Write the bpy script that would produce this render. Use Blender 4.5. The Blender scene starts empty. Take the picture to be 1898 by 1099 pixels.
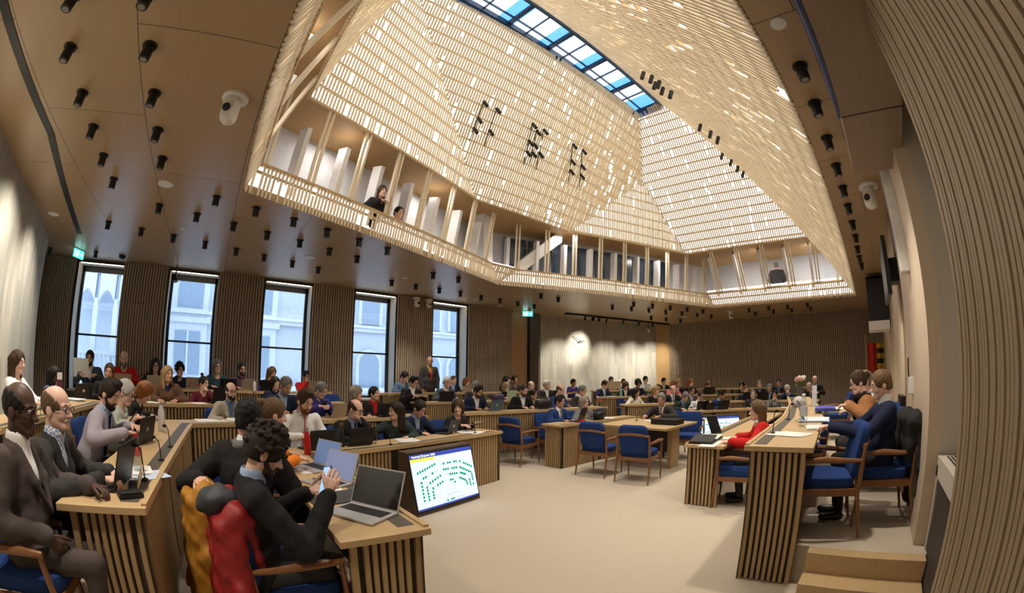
# A parliament chamber: slatted walls, faceted lattice lantern, curved desks and about ninety people.
import bpy, math, random
import numpy as np
from mathutils import Vector, Matrix, Euler
random.seed(7)
np.random.seed(7)
SC = bpy.context.scene
COL = SC.collection
PI = math.pi
HC = 1.55                       # camera height
H = 3.537                       # ceiling height
KL = 9.3 / 8.27


def R(d):
    return math.radians(d)


# ---------------------------------------------------------------- materials
MATS = {}


def material(name, col, rough=0.6, metal=0.0, kind='plain', emit=0.0, scale=1.0, col2=None, amt=0.12, spec=0.4, alpha=1.0):
    key = (name, tuple(col), rough, metal, kind, emit, scale, tuple(col2) if col2 else None, amt)
    if key in MATS:
        return MATS[key]
    m = bpy.data.materials.new(name)
    m.use_nodes = True
    nt = m.node_tree
    N, Lk = nt.nodes, nt.links
    b = N['Principled BSDF']
    b.inputs['Roughness'].default_value = rough
    b.inputs['Metallic'].default_value = metal
    b.inputs['Specular IOR Level'].default_value = spec
    c = (*col, 1)
    b.inputs['Base Color'].default_value = c
    c2 = (*(col2 if col2 else [x * (1 - amt * 2.2) for x in col]), 1)
    if kind == 'emit':
        b.inputs['Emission Color'].default_value = c
        b.inputs['Emission Strength'].default_value = emit
    tc = N.new('ShaderNodeTexCoord')
    mp = N.new('ShaderNodeMapping')
    Lk.new(tc.outputs['Object'], mp.inputs['Vector'])
    nz = N.new('ShaderNodeTexNoise')
    Lk.new(mp.outputs['Vector'], nz.inputs['Vector'])
    mx = N.new('ShaderNodeMix')
    mx.data_type = 'RGBA'
    mx.inputs[6].default_value = c
    mx.inputs[7].default_value = c2
    nz.inputs['Detail'].default_value = 3
    if kind == 'woodz':          # grain running along z
        mp.inputs['Scale'].default_value = (22 * scale, 22 * scale, 1.1 * scale)
        nz.inputs['Scale'].default_value = 1.6
    elif kind == 'woodx':
        mp.inputs['Scale'].default_value = (1.1 * scale, 16 * scale, 16 * scale)
        nz.inputs['Scale'].default_value = 1.6
    elif kind == 'woody':
        mp.inputs['Scale'].default_value = (16 * scale, 1.1 * scale, 16 * scale)
        nz.inputs['Scale'].default_value = 1.6
    elif kind == 'carpet':
        mp.inputs['Scale'].default_value = (1, 1, 1)
        nz.inputs['Scale'].default_value = 90
        nz.inputs['Detail'].default_value = 6
        bp = N.new('ShaderNodeBump')
        bp.inputs['Strength'].default_value = 0.25
        bp.inputs['Distance'].default_value = 0.01
        Lk.new(nz.outputs['Fac'], bp.inputs['Height'])
        Lk.new(bp.outputs['Normal'], b.inputs['Normal'])
    elif kind == 'cloth':
        nz.inputs['Scale'].default_value = 160 * scale
        bp = N.new('ShaderNodeBump')
        bp.inputs['Strength'].default_value = 0.15
        bp.inputs['Distance'].default_value = 0.004
        Lk.new(nz.outputs['Fac'], bp.inputs['Height'])
        Lk.new(bp.outputs['Normal'], b.inputs['Normal'])
    elif kind == 'hair':
        mp.inputs['Scale'].default_value = (90, 90, 12)
        nz.inputs['Scale'].default_value = 1.4
        bp = N.new('ShaderNodeBump')
        bp.inputs['Strength'].default_value = 0.5
        bp.inputs['Distance'].default_value = 0.006
        Lk.new(nz.outputs['Fac'], bp.inputs['Height'])
        Lk.new(bp.outputs['Normal'], b.inputs['Normal'])
    else:
        nz.inputs['Scale'].default_value = 14 * scale
    if kind == 'check':
        ck = N.new('ShaderNodeTexChecker')
        ck.inputs['Scale'].default_value = 60 * scale
        ck.inputs['Color1'].default_value = c
        ck.inputs['Color2'].default_value = c2
        Lk.new(tc.outputs['Object'], ck.inputs['Vector'])
        Lk.new(ck.outputs['Color'], b.inputs['Base Color'])
    elif kind == 'stone':        # tall vertical travertine-like planks
        bt = N.new('ShaderNodeTexBrick')
        bt.inputs['Color1'].default_value = (*col, 1)
        bt.inputs['Color2'].default_value = c2
        bt.inputs['Mortar'].default_value = tuple(x * .8 for x in col) + (1,)
        bt.inputs['Scale'].default_value = 1
        bt.inputs['Mortar Size'].default_value = 0.003
        bt.inputs['Brick Width'].default_value = 1.0
        bt.inputs['Row Height'].default_value = 0.16
        bt.inputs['Bias'].default_value = -0.1
        Lk.new(tc.outputs['UV'], bt.inputs['Vector'])
        mp.inputs['Scale'].default_value = (1.2, 26, 1)
        Lk.new(tc.outputs['UV'], mp.inputs['Vector'])
        nz.inputs['Scale'].default_value = 1.3
        m2 = N.new('ShaderNodeMix')
        m2.data_type = 'RGBA'
        m2.blend_type = 'MULTIPLY'
        m2.inputs[0].default_value = 0.75
        rp = N.new('ShaderNodeValToRGB')
        rp.color_ramp.elements[0].position = 0.3
        rp.color_ramp.elements[0].color = (0.55, 0.57, 0.55, 1)
        rp.color_ramp.elements[1].position = 0.68
        rp.color_ramp.elements[1].color = (1, 1, 1, 1)
        Lk.new(nz.outputs['Fac'], rp.inputs['Fac'])
        Lk.new(bt.outputs['Color'], m2.inputs[6])
        Lk.new(rp.outputs['Color'], m2.inputs[7])
        Lk.new(m2.outputs[2], b.inputs['Base Color'])
    elif kind == 'panel':        # large veneered ceiling panels with fine joints
        bt = N.new('ShaderNodeTexBrick')
        bt.inputs['Color1'].default_value = (*col, 1)
        bt.inputs['Color2'].default_value = tuple(x * .94 for x in col) + (1,)
        bt.inputs['Mortar'].default_value = tuple(x * .25 for x in col) + (1,)
        bt.inputs['Scale'].default_value = 1
        bt.inputs['Mortar Size'].default_value = 0.005
        bt.inputs['Brick Width'].default_value = 2.3
        bt.inputs['Row Height'].default_value = 1.02
        mp.inputs['Rotation'].default_value = (0, 0, R(92))
        Lk.new(mp.outputs['Vector'], bt.inputs['Vector'])
        mp2 = N.new('ShaderNodeMapping')
        mp2.inputs['Scale'].default_value = (40, 1.2, 1)
        Lk.new(tc.outputs['Object'], mp2.inputs['Vector'])
        Lk.new(mp2.outputs['Vector'], nz.inputs['Vector'])
        nz.inputs['Scale'].default_value = 1.2
        m2 = N.new('ShaderNodeMix')
        m2.data_type = 'RGBA'
        m2.blend_type = 'MULTIPLY'
        m2.inputs[0].default_value = 0.25
        Lk.new(bt.outputs['Color'], m2.inputs[6])
        Lk.new(nz.outputs['Color'], m2.inputs[7])
        rp = N.new('ShaderNodeValToRGB')
        rp.color_ramp.elements[0].color = (0.6, 0.6, 0.6, 1)
        Lk.new(nz.outputs['Fac'], rp.inputs['Fac'])
        Lk.new(rp.outputs['Color'], m2.inputs[7])
        Lk.new(m2.outputs[2], b.inputs['Base Color'])
    elif kind == 'glass':
        N.remove(b)
        out = N['Material Output']
        tr = N.new('ShaderNodeBsdfTransparent')
        tr.inputs[0].default_value = c
        gl = N.new('ShaderNodeBsdfGlossy')
        gl.inputs['Roughness'].default_value = 0.02
        lw = N.new('ShaderNodeLayerWeight')
        lw.inputs['Blend'].default_value = 0.5
        pw = N.new('ShaderNodeMath')
        pw.operation = 'POWER'
        pw.inputs[1].default_value = 4
        Lk.new(lw.outputs['Facing'], pw.inputs[0])
        fr = N.new('ShaderNodeMath')
        fr.operation = 'MULTIPLY_ADD'
        fr.inputs[1].default_value = .7
        fr.inputs[2].default_value = .035
        Lk.new(pw.outputs[0], fr.inputs[0])
        ms = N.new('ShaderNodeMixShader')
        Lk.new(fr.outputs[0], ms.inputs[0])
        Lk.new(tr.outputs[0], ms.inputs[1])
        Lk.new(gl.outputs[0], ms.inputs[2])
        Lk.new(ms.outputs[0], out.inputs[0])
    elif kind != 'emit':
        Lk.new(nz.outputs['Fac'], mx.inputs[0])
        Lk.new(mx.outputs[2], b.inputs['Base Color'])
    MATS[key] = m
    return m


OAK = (0.56, 0.39, 0.20)
M_oakx = material('oak_veneer', OAK, 0.42, kind='woodx', amt=.1)
M_oakz = material('oak_panel', (0.46, 0.31, 0.15), 0.5, kind='woodz', amt=.12)
M_oakdark = material('oak_dark_board', (0.055, 0.04, 0.026), 0.7, kind='woodz')  # dark board behind the desk slats
M_slat = material('wall_slat_oak', (0.46, 0.365, 0.265), 0.6, kind='woodz', amt=.18)
M_slatback = material('wall_slat_backing', (0.12, 0.094, 0.07), 0.85, kind='woodz')
M_light = material('lattice_slat', (0.74, 0.63, 0.45), 0.55, kind='woodz', amt=.08)
M_batten = material('lattice_batten', (0.56, 0.40, 0.21), 0.6, kind='woodx')
M_ceil = material('ceiling_veneer', (0.42, 0.295, 0.165), 0.34, kind='panel', spec=.5)
M_stone = material('stone_plank', (0.56, 0.53, 0.45), 0.6, kind='stone', col2=(0.40, 0.40, 0.36))
M_carpet = material('carpet', (0.53, 0.46, 0.36), 0.95, kind='carpet', amt=.1, spec=.1)
M_white = material('white_paint', (0.82, 0.80, 0.76), 0.5)
M_pale = material('pale_oak_wall', (0.62, 0.50, 0.37), 0.55, kind='woodz', amt=.07)
M_grey = material('grey_oak_wall', (0.54, 0.49, 0.42), 0.55, kind='woodz', amt=.06)
M_black = material('black_metal', (0.012, 0.012, 0.013), 0.45)
M_blackpl = material('black_plastic', (0.02, 0.02, 0.022), 0.4)
M_frame = material('window_frame_black', (0.012, 0.013, 0.018), 0.4)
M_glass = material('window_glass', (0.93, 0.97, 1.0), kind='glass')
M_blue = material('blue_wool', (0.022, 0.055, 0.20), 0.9, kind='cloth', amt=.15, spec=.15)
M_teak = material('chair_teak', (0.27, 0.115, 0.045), 0.4, kind='woodz', amt=.15)
M_paper = material('paper', (0.82, 0.81, 0.77), 0.8)
M_silver = material('silver_metal', (0.62, 0.62, 0.64), 0.35, metal=.8)
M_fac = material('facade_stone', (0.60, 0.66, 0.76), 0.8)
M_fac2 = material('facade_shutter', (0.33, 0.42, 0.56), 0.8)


# ---------------------------------------------------------------- object helpers
def link(o, parent=None):
    COL.objects.link(o)
    if parent is not None:
        o.parent = parent
    return o


def tag(o, label=None, cat=None, group=None, kind=None):
    if label:
        o['label'] = label
    if cat:
        o['category'] = cat
    if group:
        o['group'] = group
    if kind:
        o['kind'] = kind
    return o


def thing(name, label, cat, loc=(0, 0, 0), rz=0.0, group=None, sc=1.0):
    o = bpy.data.objects.new(name, None)
    o.empty_display_size = 0.1
    o.location = loc
    o.rotation_euler = (0, 0, rz)
    o.scale = (sc, sc, sc)
    link(o)
    return tag(o, label, cat, group)


def copy_tree(o, parent=None):
    c = o.copy()
    link(c)
    if parent is not None:
        c.parent = parent
    for ch in list(o.children):
        copy_tree(ch, c)
    return c


def np_mesh(name, V, F, m=None, parent=None, smooth=True):
    """V (n,3) array, F (m,4) or (m,3) integer array -> one mesh object."""
    me = bpy.data.meshes.new(name)
    V = np.asarray(V, dtype=np.float32)
    F = np.asarray(F, dtype=np.int32)
    k = F.shape[1]
    me.vertices.add(len(V))
    me.vertices.foreach_set('co', V.ravel())
    me.loops.add(F.size)
    me.loops.foreach_set('vertex_index', F.ravel())
    me.polygons.add(len(F))
    me.polygons.foreach_set('loop_start', np.arange(len(F), dtype=np.int32) * k)
    me.polygons.foreach_set('use_smooth', np.full(len(F), smooth))
    me.update(calc_edges=True)
    me.validate()
    if m:
        me.materials.append(m)
    return link(bpy.data.objects.new(name, me), parent)


class MB:
    """collects boxes, tubes, prisms; build() links them as ONE mesh object"""

    def __init__(s):
        s.v, s.f = [], []

    def add(s, vs, fs):
        n = len(s.v)
        s.v += [tuple(p) for p in vs]
        s.f += [tuple(i + n for i in f) for f in fs]
        return s

    def obox(s, o, a, b, c):
        o, a, b, c = map(Vector, (o, a, b, c))
        P = [o, o + a, o + a + b, o + b, o + c, o + a + c, o + a + b + c, o + b + c]
        return s.add(P, [(3, 2, 1, 0), (4, 5, 6, 7), (0, 1, 5, 4), (1, 2, 6, 5), (2, 3, 7, 6), (3, 0, 4, 7)])

    def box(s, x0, x1, y0, y1, z0, z1):
        return s.obox((x0, y0, z0), (x1 - x0, 0, 0), (0, y1 - y0, 0), (0, 0, z1 - z0))

    def prism(s, poly, z0, z1):
        n = len(poly)
        vs = [(p[0], p[1], z0) for p in poly] + [(p[0], p[1], z1) for p in poly]
        fs = [tuple(range(n - 1, -1, -1)), tuple(range(n, 2 * n))]
        fs += [(i, (i + 1) % n, (i + 1) % n + n, i + n) for i in range(n)]
        return s.add(vs, fs)

    def tube(s, pts, r, n=8, cap=True):
        pts = [Vector(p) for p in pts]
        rs = r if isinstance(r, (list, tuple)) else [r] * len(pts)
        vs, fs = [], []
        d = (pts[1] - pts[0]).normalized()
        u = d.orthogonal().normalized()
        for i, p in enumerate(pts):
            if i == 0:
                t = pts[1] - pts[0]
            elif i == len(pts) - 1:
                t = pts[-1] - pts[-2]
            else:
                t = (pts[i + 1] - p).normalized() + (p - pts[i - 1]).normalized()
            t = t.normalized() if t.length > 1e-9 else d
            u = (u - t * u.dot(t))
            u = u.normalized() if u.length > 1e-6 else t.orthogonal().normalized()
            w = t.cross(u)
            for k in range(n):
                a = 2 * PI * k / n
                vs.append(p + (u * math.cos(a) + w * math.sin(a)) * rs[i])
        for i in range(len(pts) - 1):
            for k in range(n):
                a, b = i * n + k, i * n + (k + 1) % n
                fs.append((a, b, b + n, a + n))
        if cap:
            fs.append(tuple(range(n - 1, -1, -1)))
            fs.append(tuple(range((len(pts) - 1) * n, len(pts) * n)))
        return s.add(vs, fs)

    def lathe(s, prof, c=(0, 0, 0), n=20, M=None):
        vs, fs = [], []
        for (r, z) in prof:
            for k in range(n):
                a = 2 * PI * k / n
                p = Vector((r * math.cos(a), r * math.sin(a), z))
                vs.append((M @ p if M else p) + Vector(c))
        for i in range(len(prof) - 1):
            for k in range(n):
                a, b = i * n + k, i * n + (k + 1) % n
                fs.append((a, b, b + n, a + n))
        fs.append(tuple(range(n - 1, -1, -1)))
        fs.append(tuple(range((len(prof) - 1) * n, len(prof) * n)))
        return s.add(vs, fs)

    def build(s, name, m=None, parent=None, smooth=False, bevel=0.0):
        me = bpy.data.meshes.new(name)
        me.from_pydata([tuple(p) for p in s.v], [], s.f)
        if smooth:
            me.polygons.foreach_set('use_smooth', [True] * len(me.polygons))
            try:
                me.set_sharp_from_angle(angle=R(40))
            except Exception:
                pass
        if m:
            me.materials.append(m)
        o = link(bpy.data.objects.new(name, me), parent)
        if bevel:
            b = o.modifiers.new('bevel', 'BEVEL')
            b.width = bevel
            b.segments = 2
            b.limit_method = 'ANGLE'
        return o


def struct(name, mb, m, parent=None, **k):
    o = mb.build(name, m, parent, **k)
    o['kind'] = 'structure'
    return o
EXPOSURE = 1.0
DSP1 = ((2.692, 4.0715, 0), R(13.3), 13, 1.04, .645)
LAMPS = []
for _x, _y in ((-1, 3), (-1, 6), (1.5, 7.5), (4.5, 8.2), (7.5, 7.6), (10, 6.5), (12.6, 4.5), (12.8, 1.5), (9, .9), (6.3, .4), (3.6, .3), (-.9, 1.2)):
    LAMPS.append((('downlight_beam', 'SPOT', (_x, _y, 3.4), 90), dict(spot=100, blend=.8, size=.06)))
for _x, _y in ((3, 3.5), (5.5, 3.2), (8.5, 3.2)):
    LAMPS.append((('lantern_beam', 'SPOT', (_x, _y, 6.5), 240), dict(spot=70, blend=.8, size=.12)))
for _x, _t in ((10.3, 10.35), (11.15, 11.2), (12, 12.2), (13, 13.3), (13.9, 14.1)):
    _z = 5 if _x != 11.15 else 2.4
    LAMPS.append((('wall_washer', 'SPOT', (_x, 8.9 - .34 * (_x - 9.7) - .75, 3.45), 165 if _x != 11.15 else 230), dict(spot=70 if _x != 11.15 else 40, blend=1.0, size=.05, aim=(_t, 9.4 - .34 * (_x - 9.7), 1.6 if _x != 11.15 else 2.72))))
for _y in (.5, 2, 3.5, 5, 6.5):
    LAMPS.append((('wall_washer', 'SPOT', (-1.75 - .08 * max(0, _y - 4), _y, 3.5), 110), dict(spot=100, blend=.9, size=.05, aim=(-2.9, _y, 1.9))))

for _x, _y in ((1.5, 5.35), (3.6, 6.15), (7.2, 6.1), (9.8, 5.1), (11.5, 3.0), (11.7, 1.5), (.2, 3.4)):
    LAMPS.append((('gallery_fill', 'AREA', (_x, _y, 4.88), 7), dict(size=.3, col=(1, .95, .9))))  # fill lights added to brighten the gallery, no fittings built
# ================================================================= the room
FLOOR = [(-4.2, -1.6), (15.9, -1.6), (15.9, 10.2), (-4.2, 10.2)]
mb = MB()
mb.prism(FLOOR, -0.2, 0)
struct('floor', mb, M_carpet)


def slat_wall(name, p0, p1, z0, z1, side, pitch=.06, w=.036, t=.03, m=None, seams=(1.35, 2.05, 2.75), back=.05):
    """vertical slats in front of a dark backing; side = unit normal into the room"""
    p0, p1, nrm = Vector((*p0, 0)), Vector((*p1, 0)), Vector((*side, 0)).normalized()
    d = (p1 - p0)
    L = d.length
    d.normalize()
    bk = MB()
    bk.obox(p0 + Vector((0, 0, z0)) - nrm * back, d * L, nrm * back, (0, 0, z1 - z0))
    o = struct(name, bk, M_slatback)
    s = MB()
    n = int(L / pitch)
    zs = [z0] + [z for z in seams if z0 < z < z1] + [z1]
    for i in range(n):
        a = p0 + d * (i * pitch + (pitch - w) / 2)
        for za, zb in zip(zs[:-1], zs[1:]):
            tt = t * random.uniform(.8, 1.1)
            s.obox(a + Vector((0, 0, za + .003)), d * w, nrm * tt, (0, 0, zb - za - .006))
    c = s.build('slat_cladding', m or M_slat, o)
    return o


# --- window wall, y = 9.3, five tall windows
WX = [-3.05 + 2.16 * i for i in range(5)]
WW, WZ0, WZ1, YW, YG = 1.1, 1.0, 3.477, 9.3, 9.7
edges = [-4.0] + sum([[x, x + WW] for x in WX], []) + [8.28]
for i in range(0, len(edges), 2):
    slat_wall('wall_window', (edges[i], YW), (edges[i + 1], YW), 0.0, H, (0, -1))
mb = MB()
for x in WX:                                   # spandrel below and head above each window
    mb.box(x, x + WW, YW, YW + .06, 0, WZ0)
    mb.box(x, x + WW, YW, YW + .06, WZ1, H)
mb.box(-4.2, 8.4, YW + .06, YW + .1, 3.5, 3.7)
struct('wall_window', mb, M_slatback)
M_reveal = material('window_reveal', (0.62, 0.56, 0.48), .6, kind='woodz', amt=.06)
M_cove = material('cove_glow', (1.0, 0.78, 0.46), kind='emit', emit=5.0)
for i, x in enumerate(WX):
    w = bpy.data.objects.new('window_%d' % (i + 1), None)
    link(w)
    w['kind'] = 'structure'
    m1 = MB()
    m1.box(x - .02, x, YW, YG + .05, WZ0, WZ1)
    m1.box(x + WW, x + WW + .02, YW, YG + .05, WZ0, WZ1)
    m1.box(x - .02, x + WW + .02, YW, YG + .05, WZ1, WZ1 + .02)
    m1.box(x - .02, x + WW + .02, YW - .02, YG + .05, WZ0 - .04, WZ0)
    m1.build('reveal', M_reveal, w)
    m2 = MB()
    f = .065
    zt = 3.36
    m2.box(x, x + f, YG, YG + .06, WZ0, WZ1)
    m2.box(x + WW - f, x + WW, YG, YG + .06, WZ0, WZ1)
    m2.box(x, x + WW, YG, YG + .06, zt, WZ1)
    m2.box(x, x + WW, YG, YG + .06, WZ0, WZ0 + .05)
    m2.box(x, x + WW, YG, YG + .05, 2.06, 2.10)
    m2.build('frame', M_frame, w)
    m3 = MB()
    m3.box(x + f, x + WW - f, YG + .02, YG + .028, WZ0 + .05, 2.06)
    m3.box(x + f, x + WW - f, YG + .02, YG + .028, 2.10, zt)
    m3.build('pane', M_glass, w)
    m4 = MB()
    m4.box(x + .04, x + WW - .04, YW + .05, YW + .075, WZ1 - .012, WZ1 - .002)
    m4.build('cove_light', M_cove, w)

# --- oak recess and dark column between window wall and stone screen
mb = MB()
mb.box(8.28, 9.05, YW + .12, YW + .2, 0, H)
struct('wall_niche', mb, material('recess_oak', (.50, .30, .15), .5, kind='woodz'))
mb = MB()
mb.prism([(9.05, 9.3), (9.55, 9.62), (9.72, 9.5), (9.22, 9.1)], 0, H)
mb.box(9.0, 9.8, 9.5, 9.7, 0, H)
struct('wall_column', mb, M_slatback)


def stone_wall(name, pts, z0, z1, thick):
    """planked stone; u runs up the wall so the planks stand upright"""
    me = bpy.data.meshes.new(name)
    n = len(pts)
    vs = [(p[0], p[1], z0) for p in pts] + [(p[0], p[1], z1) for p in pts]
    vs += [(p[0] + thick[0], p[1] + thick[1], z0) for p in pts] + [(p[0] + thick[0], p[1] + thick[1], z1) for p in pts]
    fs = []
    for i in range(n - 1):
        fs.append((i, i + 1, n + i + 1, n + i))
        fs.append((2 * n + i + 1, 2 * n + i, 3 * n + i, 3 * n + i + 1))
        fs.append((n + i, n + i + 1, 3 * n + i + 1, 3 * n + i))
    me.from_pydata(vs, [], fs)
    s = [0.0]
    for a, b in zip(pts[:-1], pts[1:]):
        s.append(s[-1] + math.dist(a, b))
    uv = me.uv_layers.new(name='UVMap')
    for p in me.polygons:
        for li in p.loop_indices:
            vi = me.loops[li].vertex_index
            uv.data[li].uv = (vs[vi][2], s[vi % n])
    me.materials.append(M_stone)
    o = link(bpy.data.objects.new(name, me))
    o['kind'] = 'structure'
    return o


pts = []
for i in range(13):
    t = i / 12
    pts.append((9.72 + (14.43 - 9.72) * t, 9.5 + (7.89 - 9.5) * t + .16 * math.sin(PI * t)))
stone_wall('wall_screen', pts, 0, H, (.05, .15))
stone_wall('wall_left', [(-3.95, 9.3), (-3.35, 7.95), (-2.93, 5.9), (-2.76, 4.7), (-2.68, 4.0), (-2.58, 2.2), (-2.52, -1.6)], 0, H, (-.2, 0))
# --- oak return and the far slatted wall
mb = MB()
mb.prism([(14.43, 7.89), (14.66, 7.38), (14.9, 7.4), (14.6, 8.1)], 0, H)
struct('wall_return', mb, material('return_oak', (.56, .36, .16), .5, kind='woodz'))
slat_wall('wall_far', (14.64, 7.4), (15.2, -.6), 0, H, (-1, -.07), pitch=.07, w=.042, seams=(1.05, 1.6, 2.15, 2.75))

# --- right wall behind the rostrum: pale panels, pilasters, radiator recess, slatted near wall
mb = MB()
mb.box(5.3, 15.4, -.66, -.60, 0, H)
mb.box(3.35, 5.3, -.60, -.485, .3, H)           # pilaster with its end towards the camera
mb.box(6.3, 8.2, -.60, -.545, .3, H)
mb.box(9.6, 11.6, -.60, -.56, .3, H)
mb.box(12.6, 14.6, -.60, -.56, .3, H)
struct('wall_right', mb, M_pale)
mb = MB()
mb.box(1.9, 3.35, -.92, -.86, 0, H)
mb.box(3.35, 3.42, -.92, -.6, 0, H)
struct('wall_alcove', mb, M_grey)
slat_wall('wall_near', (1.98, -.45), (-2.6, -.45), 0, H, (0, 1), pitch=.046, w=.033, t=.02, m=material('near_slat', (.39, .30, .19), .55, kind='woodz', amt=.14), seams=())
mb = MB()
mb.box(1.93, 1.98, -.92, -.45, 0, H)
struct('wall_near', mb, material('near_return', (.5, .36, .22), .6, kind='woodz'))
# radiator box with grille
rad = thing('radiator', 'low pale radiator cover with dark mesh front beside the steps', 'radiator', (2.66, -.72, 0))
m1 = MB()
m1.box(-.68, .66, -.13, .145, .90, .96)
m1.box(-.68, .66, .10, .145, .0, .06)
m1.box(.60, .66, .10, .145, .0, .9)
m1.box(-.68, .66, .10, .145, .82, .9)
m1.build('casing', M_grey, rad)
m2 = MB()
for k in range(60):
    m2.box(-.68 + k * .0215, -.68 + k * .0215 + .012, .11, .135, .06, .82)
m2.build('mesh_front', material('grille_dark', (.10, .085, .075), .5), rad)
m2 = MB()
for k in range(7):
    m2.box(-.6, .6, -.1 + k * .028, -.1 + k * .028 + .013, .958, .964)
m2.build('top_grille', M_black, rad)

# --- ceiling with the big polygonal opening
def LK(p):
    return Vector((p[0] * KL, p[1] * KL, HC + (p[2] - HC) * KL))


A, B, C, D, E = [LK((x, y, 3.317)) for x, y in ((-.03, .19), (.193, 4.265), (5.1, 6.116), (10.57, 3.99), (10.93, .18))]
T, S, S2, T2, P = LK((1.62, 4.01, 7.2)), LK((7.3, 3.93, 7.35)), LK((7.2, 3.38, 7.42)), LK((1.62, 3.36, 7.42)), LK((8.2, 4.58, 6.15))
for q in (A, B, C, D, E):
    q.z = H


def ring_ceiling(z, th):
    outer = [(-4.2, -1.0), (-4.2, 9.72), (9.9, 9.72), (14.75, 8.2), (15.5, -1.0)]
    inner = [A, B, C, D, E]
    vs = [(x, y, z) for x, y in outer] + [(p.x, p.y, z) for p in inner]
    vs += [(x, y, z + th) for x, y in outer] + [(p.x, p.y, z + th) for p in inner]
    fs = []
    for i in range(5):
        j = (i + 1) % 5
        fs.append((i, j, 5 + j, 5 + i))
        fs.append((10 + i, 10 + 5 + i, 10 + 5 + j, 10 + j))
        fs.append((5 + i, 5 + j, 15 + j, 15 + i))
    m = MB()
    m.add(vs, fs)
    return m


ceil = struct('ceiling', ring_ceiling(H, .10), M_ceil)
# black lighting slot that follows the stone wall
mb = MB()
sl = [(-2.06, .4), (-2.035, 2.2), (-2.02, 4.0), (-2.54, 7.45)]
for a, b in zip(sl[:-1], sl[1:]):
    a, b = Vector((*a, 0)), Vector((*b, 0))
    d = b - a
    nn = Vector((-d.y, d.x, 0)).normalized() * .045
    mb.obox(a - nn + Vector((0, 0, H - .006)), d, nn * 2, (0, 0, .02))
struct('trim_1', mb, M_black)
# soffit box along the right wall
mb = MB()
mb.box(.2, 3.72, -.57, -.11, 3.17, H)
struct('trim_5', mb, material('soffit_veneer', (.30, .22, .15), .5, kind='woodx'))
mb = MB()
mb.box(.2, 2.74, -.106, -.085, 3.165, H)
struct('trim_2', mb, material('slot_blue', (.05, .08, .22), .4))
mb = MB()
mb.box(2.74, 2.75, -.575, -.11, 3.166, 3.168)
struct('trim_3', mb, M_black)

# --- the lantern
ZB, ZT = HC + (3.66 - HC) * KL, HC + (4.55 - HC) * KL     # gallery opening between these heights


def clip_poly(poly, z0, z1):
    def half(P_, f):
        out = []
        for i in range(len(P_)):
            a, b = P_[i], P_[(i + 1) % len(P_)]
            fa, fb = f(a), f(b)
            if fa >= 0:
                out.append(a)
            if (fa > 0 > fb) or (fa < 0 < fb):
                out.append(a.lerp(b, fa / (fa - fb)))
        return out
    P_ = half(list(poly), lambda p: p.z - z0)
    return half(P_, lambda p: z1 - p.z) if len(P_) > 2 else P_


M_glow = material('emissive_membrane', (1.0, 0.975, 0.93), kind='emit', emit=1.05)  # emission of the sheet stands in for daylight behind the slats
lattice = bpy.data.objects.new('ceiling', None)
link(lattice)
lattice['kind'] = 'structure'
cen = Vector((5.3 * KL, 3.0, 4.5))


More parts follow.
